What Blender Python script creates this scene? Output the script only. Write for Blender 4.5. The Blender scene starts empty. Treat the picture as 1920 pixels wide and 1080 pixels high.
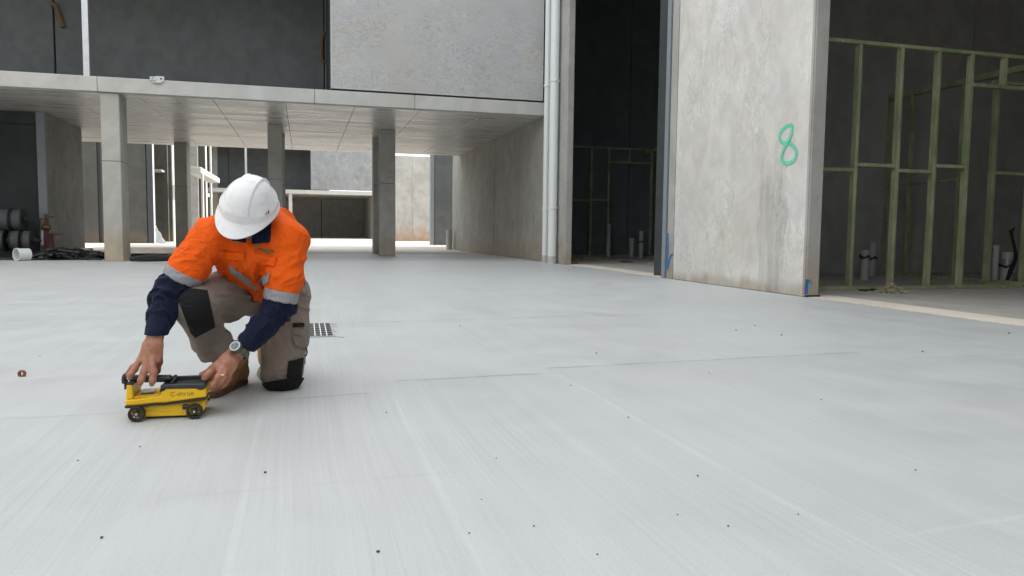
import bpy, bmesh, math, random
import numpy as np
from mathutils import Vector, Matrix
random.seed(7); rng = np.random.default_rng(7)
S = bpy.context.scene
COL = S.collection
rad = math.radians

# ------------------------------------------------------------------ camera
EYE = np.array([0.0, 0.0, 0.70]); FPX = 1407.07
PITCH, YAW, ROLL = rad(4.2958), rad(15.4657), rad(0.65057)
def cam_axes():
    cy, sy = math.cos(YAW), math.sin(YAW)
    f = np.array([sy*math.cos(PITCH), cy*math.cos(PITCH), -math.sin(PITCH)])
    rt = np.array([cy, -sy, 0.0]); up = np.cross(rt, f)
    r2 = rt*math.cos(ROLL)+up*math.sin(ROLL); u2 = -rt*math.sin(ROLL)+up*math.cos(ROLL)
    return r2, u2, f
CR, CU, CF = cam_axes()
cd = bpy.data.cameras.new('camera'); cam = bpy.data.objects.new('camera', cd); COL.objects.link(cam)
m = Matrix.Identity(4)
for i in range(3):
    m[i][0] = CR[i]; m[i][1] = CU[i]; m[i][2] = -CF[i]; m[i][3] = EYE[i]
cam.matrix_world = m
cd.sensor_width = 36.0; cd.lens = FPX/1920*36.0; cd.clip_start = 0.05; cd.clip_end = 600
S.camera = cam
# surveying helpers: where the sight line to a measured point meets a known plane of the site
def ray(x, y):
    return CR*(x-960)/FPX + CU*(540-y)/FPX + CF
def G(x, y, z=0.0):
    d = ray(x, y); return Vector(EYE + d*(z-EYE[2])/d[2])
def PY(x, y, Y):
    d = ray(x, y); return Vector(EYE + d*Y/d[1])
def PX(x, y, X):
    d = ray(x, y); return Vector(EYE + d*X/d[0])

# ------------------------------------------------------------------ light
SUN_EL, SUN_H = rad(38), Vector((0.9995, 0.03, 0))
sun_dir = Vector((SUN_H.x*math.cos(SUN_EL), SUN_H.y*math.cos(SUN_EL), math.sin(SUN_EL))).normalized()
w = bpy.data.worlds.new('World'); S.world = w; w.use_nodes = True
nt = w.node_tree; nt.nodes.clear()
sky = nt.nodes.new('ShaderNodeTexSky'); sky.sky_type = 'NISHITA'; sky.sun_disc = False
sky.sun_elevation = SUN_EL; sky.sun_rotation = math.atan2(SUN_H.x, SUN_H.y)
sky.air_density = 1.0; sky.dust_density = 4.0; sky.ozone_density = 1.0
tcw = nt.nodes.new('ShaderNodeTexCoord'); nzw = nt.nodes.new('ShaderNodeTexNoise')
nzw.inputs['Scale'].default_value = 2.2; nzw.inputs['Detail'].default_value = 6
rpw = nt.nodes.new('ShaderNodeMapRange'); rpw.inputs[1].default_value = .35; rpw.inputs[2].default_value = .62
rpw.inputs[3].default_value = .55; rpw.inputs[4].default_value = .9
mxw = nt.nodes.new('ShaderNodeMix'); mxw.data_type = 'RGBA'; mxw.inputs[7].default_value = (6.4, 6.6, 6.75, 1)
bg = nt.nodes.new('ShaderNodeBackground'); bg.inputs[1].default_value = 0.15
wo = nt.nodes.new('ShaderNodeOutputWorld')
nt.links.new(tcw.outputs['Generated'], nzw.inputs['Vector']); nt.links.new(nzw.outputs[0], rpw.inputs[0])
nt.links.new(rpw.outputs[0], mxw.inputs[0]); nt.links.new(sky.outputs[0], mxw.inputs[6])
nt.links.new(mxw.outputs[2], bg.inputs[0]); nt.links.new(bg.outputs[0], wo.inputs[0])
sl = bpy.data.lights.new('sun', 'SUN'); sl.energy = 2.4; sl.angle = rad(0.6); sl.color = (1, .955, .89)
so = bpy.data.objects.new('sun', sl); COL.objects.link(so); so.location = (20, -15, 30)
so.rotation_euler = sun_dir.to_track_quat('Z', 'Y').to_euler()
S.view_settings.view_transform = 'Standard'; S.view_settings.look = 'None'
S.view_settings.gamma = 1; S.view_settings.exposure = 1.31
S.render.engine = 'CYCLES'
S.cycles.max_bounces = 8; S.cycles.diffuse_bounces = 5

# ------------------------------------------------------------------ materials
class NB:
    def __init__(s, name):
        s.m = bpy.data.materials.new(name); s.m.use_nodes = True; s.t = s.m.node_tree
        s.b = s.t.nodes['Principled BSDF']
        s.pos = s.t.nodes.new('ShaderNodeNewGeometry').outputs['Position']
    def put(s, sock, v):
        if isinstance(v, bpy.types.NodeSocket): s.t.links.new(v, sock)
        elif isinstance(v, (tuple, list)) and len(v) == 3 and sock.type == 'RGBA': sock.default_value = (*v, 1)
        else: sock.default_value = v
    def scale(s, v, k):
        n = s.t.nodes.new('ShaderNodeVectorMath'); n.operation = 'MULTIPLY'
        s.put(n.inputs[0], v); n.inputs[1].default_value = k; return n.outputs[0]
    def addv(s, v, k):
        n = s.t.nodes.new('ShaderNodeVectorMath'); n.operation = 'ADD'
        s.put(n.inputs[0], v); s.put(n.inputs[1], k); return n.outputs[0]
    def noise(s, sc=1, det=4, v=None, dist=0, rough=.55):
        n = s.t.nodes.new('ShaderNodeTexNoise'); s.t.links.new(v or s.pos, n.inputs['Vector'])
        n.inputs['Scale'].default_value = sc; n.inputs['Detail'].default_value = det
        n.inputs['Distortion'].default_value = dist; n.inputs['Roughness'].default_value = rough
        return n.outputs[0]
    def vor(s, sc, v=None, out=0, feat='F1'):
        n = s.t.nodes.new('ShaderNodeTexVoronoi'); n.feature = feat
        s.t.links.new(v or s.pos, n.inputs['Vector']); n.inputs['Scale'].default_value = sc
        return n.outputs[out]
    def math(s, op, a, b=0.0, c=None, clamp=False):
        n = s.t.nodes.new('ShaderNodeMath'); n.operation = op; n.use_clamp = clamp
        s.put(n.inputs[0], a); s.put(n.inputs[1], b)
        if c is not None: s.put(n.inputs[2], c)
        return n.outputs[0]
    def mr(s, v, a, b, c=0.0, d=1.0):
        n = s.t.nodes.new('ShaderNodeMapRange'); n.interpolation_type = 'SMOOTHSTEP'
        s.put(n.inputs[0], v); n.inputs[1].default_value = a; n.inputs[2].default_value = b
        n.inputs[3].default_value = c; n.inputs[4].default_value = d; return n.outputs[0]
    def mix(s, f, a, b, mode='MIX'):
        n = s.t.nodes.new('ShaderNodeMix'); n.data_type = 'RGBA'; n.blend_type = mode
        s.put(n.inputs[0], f); s.put(n.inputs[6], a); s.put(n.inputs[7], b); return n.outputs[2]
    def mul(s, col, f):
        n = s.t.nodes.new('ShaderNodeVectorMath'); n.operation = 'SCALE'
        s.put(n.inputs[0], col); s.put(n.inputs['Scale'], f); return n.outputs[0]
    def xyz(s, v=None):
        n = s.t.nodes.new('ShaderNodeSeparateXYZ'); s.t.links.new(v or s.pos, n.inputs[0]); return n.outputs
    def bump(s, h, strength=.3, dist=.01, nrm=None):
        n = s.t.nodes.new('ShaderNodeBump'); s.put(n.inputs['Height'], h)
        n.inputs['Strength'].default_value = strength; n.inputs['Distance'].default_value = dist
        if nrm is not None: s.t.links.new(nrm, n.inputs['Normal'])
        s.t.links.new(n.outputs[0], s.b.inputs['Normal']); return n.outputs[0]
    def done(s, col, rough=.8, metal=0.0, spec=.5):
        s.put(s.b.inputs['Base Color'], col); s.put(s.b.inputs['Roughness'], rough)
        s.b.inputs['Metallic'].default_value = metal; s.b.inputs['Specular IOR Level'].default_value = spec
        return s.m

def concrete(name, c, worm=.5, mott=.12, pits=.6, dirt=0.0, streak=.1, grain=(1, 1, 1), warm=(.30, .235, .16), stain=None, wormscale=13, dirth=.9, maskr=(.42, .62), lw=.045, blotk=.10, rustk=0):
    k = NB(name); p = k.pos
    low = k.noise(.55, 4); mid = k.noise(3.1, 6, dist=.4); fine = k.noise(38, 6, rough=.7)
    gv = k.scale(p, grain)
    wn = k.noise(wormscale, 3, v=gv, dist=1.6)
    line = k.math('SUBTRACT', 1.0, k.mr(k.math('ABSOLUTE', k.math('SUBTRACT', wn, .5)), 0.0, lw))
    mask = k.mr(k.noise(1.1, 4, v=gv), *maskr)
    wm = k.math('MULTIPLY', line, mask)
    blot = k.mr(k.noise(wormscale*.55, 6, v=gv, dist=2.2), .35, .7)
    st = k.noise(1, 5, v=k.scale(p, (7, 7, .28)))
    f = k.math('ADD', 1.0-mott*1.6-streak*.9-.10, k.math('MULTIPLY', low, mott*1.7))
    f = k.math('ADD', f, k.math('MULTIPLY', mid, mott*1.7))
    f = k.math('ADD', f, k.math('MULTIPLY', st, streak*1.8))
    f = k.math('ADD', f, k.math('MULTIPLY', fine, .16))
    f = k.math('ADD', f, k.math('MULTIPLY', k.math('MULTIPLY', blot, mask), blotk*worm))
    f = k.math('SUBTRACT', f, k.math('MULTIPLY', wm, .13*worm))
    pv = k.vor(6.5); prnd = k.vor(6.5, out=1)
    pr = k.xyz(prnd)[0]
    pit = k.math('MULTIPLY', k.math('SUBTRACT', 1.0, k.mr(pv, .05, .085)), k.math('GREATER_THAN', pr, .62))
    pit = k.math('MULTIPLY', pit, k.mr(k.noise(30, 2), .4, .6))
    f = k.math('SUBTRACT', f, k.math('MULTIPLY', pit, .30*pits))
    pb = k.mr(k.noise(1.6, 6, v=k.scale(p, (1, 1, .8)), dist=.9, rough=.65), .40, .60, -1, 1)
    f = k.math('ADD', f, k.math('MULTIPLY', pb, min(.075, mott*.5)))
    col = k.mul(c, f)
    tint = k.mix(k.mr(k.noise(.9, 3), .35, .7, 0, .35), col, k.mul((c[0]*1.06, c[1]*.99, c[2]*.9), f))
    if rustk:
        rm = k.math('MULTIPLY', k.mr(k.noise(.9, 4, v=k.scale(p, (1, 1, 1.6))), .5, .64), k.mr(k.noise(1, 5, v=k.scale(p, (6, 6, 14))), .45, .62))
        tint = k.mix(k.math('MULTIPLY', rm, rustk), tint, k.mul((.50, .38, .24), f))
    if dirt:
        z = k.xyz()[2]
        edge = k.math('ADD', z, k.math('MULTIPLY', k.noise(2.3, 6, v=k.scale(p, (1, 1, .5))), -dirth))
        dm = k.mr(edge, -.35*dirth, .25*dirth, dirt, 0.0)
        dm = k.math('MULTIPLY', dm, k.mr(k.noise(5, 6), .3, .6, .55, 1.0))
        tint = k.mix(dm, tint, k.mul(warm, k.math('ADD', .6, k.math('MULTIPLY', mid, .8))))
    if stain:
        y0, w0, zt = stain
        s_ = k.xyz()
        wob = k.math('MULTIPLY', k.math('SUBTRACT', k.noise(1, 5, v=k.scale(p, (1, 3, 1.3))), .5), .75)
        dd = k.math('ABSOLUTE', k.math('SUBTRACT', k.math('ADD', s_[1], wob), y0))
        sm = k.math('MULTIPLY', k.mr(dd, w0*.75, w0, 1, 0), k.mr(s_[2], zt*.65, zt*1.15, 1, 0))
        fing = k.mr(k.noise(1, 4, v=k.scale(p, (9, 16, .7))), .38, .6, .35, 1)
        tint = k.mix(k.math('MULTIPLY', sm, fing), tint, k.mul(tint, .76))
        d2 = k.math('MULTIPLY', k.mr(k.noise(1.3, 5, v=k.scale(p, (1, 2.4, 1))), .52, .66), k.mr(s_[2], .6, 2.4, .28, 0.05))
        tint = k.mix(d2, tint, k.mul(tint, .74))
    k.bump(k.math('ADD', k.math('MULTIPLY', fine, .35), k.math('SUBTRACT', k.math('MULTIPLY', wm, .3), k.math('MULTIPLY', pit, 1.5))), .35, .004)
    return k.done(tint, .82, 0, .35)

def plain(name, c, rough=.5, metal=0.0, var=.1, sc=8, bump=0.0, bsc=60, spec=.5):
    k = NB(name)
    f = k.math('ADD', 1-var, k.math('MULTIPLY', k.noise(sc, 5), var*2))
    if bump: k.bump(k.noise(bsc, 4), bump, .003)
    if name.endswith('spray_paint'):
        k.put(k.b.inputs['Alpha'], k.mr(k.noise(70, 5, rough=.7), .36, .52, .35, .96))
    return k.done(k.mul(c, f), k.mr(k.noise(sc*2, 4), .3, .7, rough*.85, min(1, rough*1.12)), metal, spec)

M = {}
M['panel8'] = concrete('precast_concrete', (.59, .58, .55), worm=1.6, mott=.13, pits=1.2, dirt=.6, streak=.06, grain=(1, 1.35, .8), stain=(G(1452, 548).y, .30, 1.75), wormscale=10, dirth=.28)
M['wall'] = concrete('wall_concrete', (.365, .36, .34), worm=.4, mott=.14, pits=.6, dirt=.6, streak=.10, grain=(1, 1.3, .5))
M['facade'] = concrete('mottled_facade_concrete', (.43, .435, .43), worm=1.7, mott=.05, pits=.3, streak=.03, grain=(.75, 1, 1.35), wormscale=5.6, maskr=(.30, .56), lw=.05, blotk=.03, rustk=.28)
M['slab'] = concrete('slab_edge_concrete', (.47, .47, .45), worm=.15, mott=.10, pits=.9, streak=.02)
M['column'] = concrete('column_concrete', (.42, .415, .385), worm=.2, mott=.13, pits=.7, dirt=.8, streak=.05, warm=(.40, .32, .21), dirth=1.5)
M['sidewall'] = concrete('side_wall_concrete', (.30, .295, .272), worm=.5, mott=.18, pits=.6, dirt=.6, streak=.14, grain=(1, 1.3, .5))
M['shadewall'] = concrete('shade_black_concrete', (.042, .050, .052), worm=.2, mott=.25, pits=.2, streak=.08)  # shade below the slab and in recesses, put into a near-black colour
M['fin'] = concrete('grey_fin_wall_concrete', (.27, .27, .25), worm=.5, mott=.30, pits=.5, dirt=.3, streak=.12, grain=(1, 1.3, .5), warm=(.2, .17, .13))
M['dark'] = concrete('dark_wall_concrete', (.120, .129, .130), worm=.25, mott=.17, pits=.4, streak=.06)
M['dark2'] = concrete('inner_panel_concrete', (.355, .355, .345), worm=.2, mott=.14, pits=.5, streak=.10)  # even grey tone for inner and back walls
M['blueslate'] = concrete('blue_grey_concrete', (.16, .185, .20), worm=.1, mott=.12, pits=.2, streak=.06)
M['sunwall'] = concrete('stained_yard_wall', (.36, .355, .33), worm=.6, mott=.2, pits=.4, dirt=.8, streak=.14, warm=(.36, .22, .14), dirth=1.7)
M['facadefar'] = concrete('shaded_facade_concrete', (.25, .26, .265), worm=2.0, mott=.2, pits=.2, streak=.05, wormscale=3)  # darker copy of the facade concrete, with the far shade in its colour
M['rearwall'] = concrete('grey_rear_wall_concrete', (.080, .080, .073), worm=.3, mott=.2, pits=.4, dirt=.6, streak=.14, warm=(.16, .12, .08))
M['dirtpaving'] = concrete('old_slab_concrete', (.48, .45, .40), worm=.1, mott=.22, pits=1.0, streak=0)
M['threshold'] = concrete('cream_threshold_concrete', (.72, .65, .55), worm=.3, mott=.16, pits=1.2, streak=0)  # even cream tone, paler than the unit floor
M['unitfloor'] = concrete('unit_floor_concrete', (.42, .40, .365), worm=.1, mott=.14, pits=.8, streak=0)

def soffit_mat():
    k = NB('board_marked_soffit'); p = k.pos
    g = k.noise(1, 6, v=k.scale(p, (.55, 7, 1)), dist=.5); g2 = k.noise(1, 6, v=k.scale(p, (1.6, 28, 1)))
    f = k.math('ADD', .22, k.math('ADD', k.math('MULTIPLY', g, 1.0), k.math('MULTIPLY', g2, .55)))
    dk = k.mr(k.noise(1, 5, v=k.scale(p, (2, 22, 1)), dist=.8), .60, .72)
    f = k.math('SUBTRACT', f, k.math('MULTIPLY', dk, .34))
    low = k.mr(k.noise(.8, 3), .3, .7, .9, 1.08)
    k.bump(g2, .25, .004)
    return k.done(k.mul((.55, .525, .49), k.math('MULTIPLY', f, low)), k.mr(g, .35, .65, .26, .42), 0, .7)
M['soffit'] = soffit_mat()

def floor_mat():
    k = NB('broomed_concrete'); p = k.pos; X, Y, Z = k.xyz()
    # broom passes drift a little sideways
    wob = k.math('MULTIPLY', k.math('SUBTRACT', k.noise(1, 2, v=k.scale(p, (.2, .3, 1))), .5), .16)
    cb = k.t.nodes.new('ShaderNodeCombineXYZ'); k.put(cb.inputs[0], k.math('ADD', X, wob)); k.put(cb.inputs[1], Y)
    q = cb.outputs[0]
    passid = k.math('FLOOR', k.math('MULTIPLY', k.math('ADD', X, wob), .9))
    s1 = k.noise(1, 4, v=k.scale(q, (62, .55, 1))); s2 = k.noise(1, 5, v=k.scale(q, (170, 1.1, 1)), rough=.7)
    s3 = k.noise(1, 4, v=k.scale(q, (14, .28, 1)))
    low = k.noise(.5, 4); mid = k.noise(2.2, 6, dist=.6); fine = k.noise(120, 5, rough=.75)
    smask = k.mr(k.noise(.9, 3, v=k.scale(q, (1, .5, 1))), .35, .65, .25, 1)
    f = k.math('ADD', .80, k.math('MULTIPLY', k.math('SUBTRACT', s1, .5), k.math('MULTIPLY', smask, .23)))
    f = k.math('ADD', f, k.math('MULTIPLY', k.math('SUBTRACT', s2, .5), k.math('MULTIPLY', smask, .30)))
    f = k.math('ADD', f, k.math('MULTIPLY', k.math('SUBTRACT', s3, .5), .10))
    f = k.math('ADD', f, k.math('MULTIPLY', k.math('SUBTRACT', low, .5), .10))
    f = k.math('ADD', f, k.math('MULTIPLY', k.math('SUBTRACT', mid, .5), .08))
    f = k.math('ADD', f, k.math('MULTIPLY', k.math('SUBTRACT', fine, .5), .30))
    h = k.math('ADD', k.math('MULTIPLY', s1, .5), k.math('ADD', k.math('MULTIPLY', s2, .8), k.math('MULTIPLY', fine, .35)))
    # pour seams: (y, x0, x1, strength); a shade change across the seam and a dark hairline in it
    wy = k.math('MULTIPLY', k.math('SUBTRACT', k.noise(1, 6, v=k.scale(p, (2.6, 0, 0)), rough=.7), .5), .07)
    yy = k.math('ADD', Y, wy)
    for (y0, slope, x0, x1, a, step) in SEAMS:
        d = k.math('SUBTRACT', yy, k.math('ADD', y0, k.math('MULTIPLY', X, slope)))
        inx = k.math('MULTIPLY', k.mr(X, x0-.01, x0+.05), k.mr(X, x1-.12, x1, 1, 0))
        brk = k.mr(k.noise(1, 4, v=k.scale(p, (5, .2, 1))), .3, .6, .25, 1)
        ln = k.math('MULTIPLY', k.math('MULTIPLY', k.mr(k.math('ABSOLUTE', d), .003, .010+.0028*y0, 1, 0), inx), brk)
        f = k.math('SUBTRACT', f, k.math('MULTIPLY', ln, a))
        side = k.math('MULTIPLY', k.math('MULTIPLY', k.mr(d, -.7, -.01, 0, 1), k.math('LESS_THAN', d, 0)), inx)
        f = k.math('SUBTRACT', f, k.math('MULTIPLY', side, step))
    # pale laitance ridges left between two broom widths
    for (x0, y0, y1, a, drift) in RIDGES:
        d = k.math('ABSOLUTE', k.math('SUBTRACT', k.math('ADD', X, k.math('MULTIPLY', k.math('SUBTRACT', k.noise(1, 3, v=k.scale(p, (0, .7, 0))), .5), .05)), k.math('ADD', x0, k.math('MULTIPLY', Y, drift))))
        ln = k.math('MULTIPLY', k.math('MULTIPLY', k.mr(d, .0, .018, 1, 0), k.mr(Y, y0-.1, y0+.1)), k.mr(Y, y1-.25, y1, 1, 0))
        ln = k.math('MULTIPLY', ln, k.mr(k.noise(1, 5, v=k.scale(p, (30, 4, 1))), .3, .65, .2, 1))
        f = k.math('ADD', f, k.math('MULTIPLY', ln, a*.7))
    crk = k.vor(.55, v=k.addv(p, k.mul(k.t.nodes[k.t.nodes.find('Noise Texture')].outputs[1], .5)), feat='DISTANCE_TO_EDGE')
    cl = k.math('MULTIPLY', k.mr(crk, .0, .0035, 1, 0), k.mr(k.noise(.8, 2), .52, .6))
    f = k.math('SUBTRACT', f, k.math('MULTIPLY', cl, .10))
    pv = k.vor(3.2); pr = k.xyz(k.vor(3.2, out=1))[0]
    sp = k.math('MULTIPLY', k.mr(pv, .012, .02, 1, 0), k.math('GREATER_THAN', pr, .55))
    f = k.math('SUBTRACT', f, k.math('MULTIPLY', sp, .35))
    col = k.mul((.60, .615, .603), f)
    col = k.mix(k.mr(k.noise(.7, 3), .45, .72, 0, .45), col, k.mul((.615, .60, .565), f))
    # faint rust spill beside the washer
    rx = k.math('POWER', k.math('SUBTRACT', X, -1.20), 2.0); ry = k.math('POWER', k.math('SUBTRACT', Y, 3.80), 2.0)
    rr = k.math('SQRT', k.math('ADD', k.math('MULTIPLY', rx, 3.0), ry))
    rm = k.math('MULTIPLY', k.mr(rr, .05, .42, 1, 0), k.mr(k.noise(1, 5, v=k.scale(p, (16, 40, 1))), .6, .72))
    col = k.mix(k.math('MULTIPLY', rm, .5), col, (.42, .20, .15))
    k.bump(h, .22, .0022)
    return k.done(col, k.mr(mid, .3, .7, .46, .60), 0, .5)
SEAMS = [(G(735, 716).y, .045, G(728, 716).x, G(1020, 694).x, .30, .03),
         (G(1020, 693).y-.05*G(1020, 693).x+.02, .06, G(1018, 693).x, G(1600, 655).x, .28, .035),
         (G(575, 743).y-.02, .10, -.12, G(722, 731).x, .22, .05),
         (G(640, 606).y, .07, G(600, 606).x, G(1240, 585).x, .22, .02),
         (G(60, 600).y, .0, -6.2, -1.2, .14, .02),
         (G(1690, 1003).y-.06*G(1690, 1003).x, .06, G(1640, 993).x, 4.0, -.06, -.02),
         (G(1690, 668).y, -.02, G(1680, 668).x, 5.4, .12, .01),
         (G(100, 780).y, .0, -2.4, -.62, .10, .02),
         (G(640, 905).y, .05, -.4, .5, .04, .0)]
RIDGES = [(G(727, 727).x, 0.4, G(727, 727).y, .13, .0), (G(1040, 693).x-.02, 0.4, G(1040, 693).y, .15, .0),
          (G(484, 815).x, .4, 3.2, .10, .0), (G(1440, 760).x, .5, 3.4, .07, .0), (G(1120, 600).x, 3.9, 9.5, .08, 0.0),
          (G(900, 640).x, 3.9, 7, .06, 0.0), (-1.35, .4, 3.4, .06, 0), (2.9, 4, 12, .05, 0)]
M['floor'] = floor_mat()

M['steel'] = plain('galvanised_steel', (.52, .54, .56), .42, .75, .18, 14)
M['greysteel'] = plain('blue_grey_painted_steel', (.22, .25, .28), .5, 0, .12, 6)
M['slatejamb'] = plain('dark_slate_steel', (.055, .06, .07), .5, 0, .12, 6)
M['darksteel'] = plain('dark_jamb_seal', (.035, .037, .04), .6, 0, .2, 10)
M['gap'] = plain('open_joint_filler', (.02, .02, .022), .9)
M['pvc'] = plain('off_white_pvc', (.66, .69, .68), .38, 0, .05, 4)
M['pvcdirty'] = plain('dusty_grey_pvc', (.42, .43, .42), .6, 0, .2, 9)
M['foam'] = plain('brown_backer_rod_foam', (.15, .09, .04), .85, 0, .2, 20)
M['copper'] = plain('dull_copper', (.17, .085, .06), .5, .5, .3, 30)
M['brass'] = plain('brass', (.22, .15, .075), .4, .7, .2, 30)
M['black'] = plain('black_plastic', (.016, .017, .019), .42, 0, .2, 20)
M['rubber'] = plain('matt_black_rubber', (.02, .02, .021), .8, 0, .2, 20)
M['bag'] = plain('crumpled_white_film', (.72, .74, .75), .4, 0, .06, 12, .3, 30)
M['tape'] = plain('silver_duct_tape', (.30, .33, .38), .3, .4, .2, 20)
M['paint_green'] = plain('green_spray_paint', (.12, .64, .45), .7, 0, .22, 40)
M['paint_blue'] = plain('blue_spray_paint', (.01, .17, .45), .7, 0, .25, 40)
M['paint_red'] = plain('pink_spray_paint', (.65, .13, .13), .7, 0, .25, 40)
M['straps'] = plain('yellow_black_offcuts', (.40, .35, .22), .6, 0, .75, 45)
M['reelgrey'] = plain('dusty_grey_winding', (.085, .09, .095), .7, 0, .3, 12)
M['stone'] = plain('dark_pebble', (.06, .055, .05), .9, 0, .3, 60)
M['chalk'] = plain('white_plaster_crumbs', (.75, .75, .73), .9, 0, .1, 30)
M['mortar'] = concrete('rough_mortar', (.42, .42, .41), worm=.8, mott=.4, pits=1, streak=0, wormscale=60)
M['tar'] = plain('rubbish_and_dirt', (.06, .052, .045), .95, 0, .5, 14, .8, 20)
def timber():
    k = NB('green_treated_pine'); p = k.pos
    g = k.noise(1, 6, v=k.scale(p, (30, 30, 1.6)), dist=1.2); b = k.noise(2.5, 4)
    kn = k.mr(k.vor(3.1), .03, .06, 1, 0)
    c = k.mix(k.mr(b, .35, .65), (.27, .32, .17), (.43, .42, .26))
    c = k.mix(k.mr(g, .35, .65, 0, .5), c, (.12, .16, .09))
    c = k.mix(kn, c, (.03, .025, .015))
    k.bump(g, .2, .002)
    return k.done(c, .7)
M['timber'] = timber()

def fabric(name, c, rough=.85, var=.12, weave=900, dirt=None, sheen=.2):
    k = NB(name); tc = k.t.nodes.new('ShaderNodeTexCoord').outputs['Object']
    v = k.noise(9, 5, v=tc); f = k.math('ADD', 1-var, k.math('MULTIPLY', v, var*2))
    fn = k.noise(weave, 2, v=tc); f = k.math('ADD', f, k.math('MULTIPLY', k.math('SUBTRACT', fn, .5), .18))
    col = k.mul(c, f)
    if dirt: col = k.mix(k.mr(k.noise(16, 6, v=tc), .56, .72, 0, .5), col, dirt)
    wr = k.noise(17, 3, v=tc, dist=1.2, rough=.4); wr = k.math('ABSOLUTE', k.math('SUBTRACT', wr, .5)); wr2 = k.noise(42, 3, v=tc, dist=1.0)
    k.bump(k.math('ADD', k.math('ADD', k.math('MULTIPLY', wr, -2.6), k.math('MULTIPLY', wr2, .45)), k.math('MULTIPLY', fn, .06)), .8, .007)
    k.b.inputs['Sheen Weight'].default_value = sheen; k.b.inputs['Sheen Roughness'].default_value = .5
    return k.done(col, rough, 0, .25)
M['orange'] = fabric('orange_cotton_drill', (.80, .105, .004), sheen=.0)
M['navy'] = fabric('navy_cotton_drill', (.0032, .0066, .025), sheen=.03)
M['khaki'] = fabric('khaki_canvas', (.215, .175, .145), dirt=(.28, .25, .22), sheen=.1)
M['blackfab'] = fabric('black_cordura', (.008, .008, .009), sheen=.03)
M['tapeband'] = fabric('silver_reflective_tape', (.27, .27, .285), rough=.45, var=.08, sheen=.0)
M['logo'] = fabric('green_embroidery', (.03, .16, .06), sheen=0)
def skin():
    k = NB('tanned_skin'); tc = k.t.nodes.new('ShaderNodeTexCoord').outputs['Object']
    a = k.mr(k.noise(28, 4, v=tc), .35, .65); c = k.mix(a, (.40, .19, .12), (.31, .125, .08))
    k.bump(k.math('ADD', k.noise(180, 3, v=tc), k.math('MULTIPLY', k.noise(50, 4, v=tc, dist=1), 1.2)), .3, .0018)
    k.b.inputs['Subsurface Weight'].default_value = .08; k.b.inputs['Subsurface Radius'].default_value = (.01, .004, .002)
    return k.done(c, .48, 0, .4)
M['skin'] = skin()
M['nail'] = plain('fingernail', (.62, .38, .31), .3, 0, .05)
def helmet_mat():
    k = NB('scuffed_white_hard_hat'); tc = k.t.nodes.new('ShaderNodeTexCoord').outputs['Object']
    d = k.mr(k.noise(16, 6, v=tc, dist=1.2), .54, .74, 0, .35); s = k.mr(k.noise(1, 5, v=k.scale(tc, (60, 9, 30))), .62, .74, 0, .35)
    c = k.mix(d, (.78, .78, .79), (.46, .45, .43)); c = k.mix(s, c, (.42, .41, .40))
    return k.done(c, k.mr(k.noise(30, 4, v=tc), .3, .7, .25, .42), 0, .5)
M['helmet'] = helmet_mat()
M['yellow'] = plain('yellow_moulded_plastic', (.83, .50, .008), .42, 0, .13, 12, .15, 300)
M['tray'] = plain('charcoal_plastic', (.030, .034, .040), .45, 0, .15, 30, .2, 400)
M['screen'] = plain('dusty_black_screen', (.05, .05, .05), .3, 0, .3, 18)
M['label'] = plain('silver_label', (.55, .53, .50), .4, .2, .2, 90)
M['ink'] = plain('black_ink', (.012, .012, .012), .5)
def leather():
    k = NB('tan_nubuck_leather'); tc = k.t.nodes.new('ShaderNodeTexCoord').outputs['Object']
    a = k.noise(22, 6, v=tc); c = k.mix(k.mr(a, .35, .68), (.27, .135, .048), (.40, .225, .09))
    k.bump(k.noise(60, 5, v=tc, dist=1), .45, .004); return k.done(c, .62, 0, .35)
M['leather'] = leather()
M['sole'] = plain('brown_rubber_sole', (.12, .062, .03), .7, 0, .2, 20)
M['olive'] = plain('olive_resin', (.07, .075, .045), .45, 0, .15, 30)
M['dial'] = plain('grey_watch_dial', (.10, .13, .15), .2, .2, .6, 160)
M['gold'] = plain('gold', (.8, .6, .3), .2, 1.0, .05)
M['rust'] = plain('rusty_steel', (.24, .10, .07), .8, .2, .3, 60)

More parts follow.
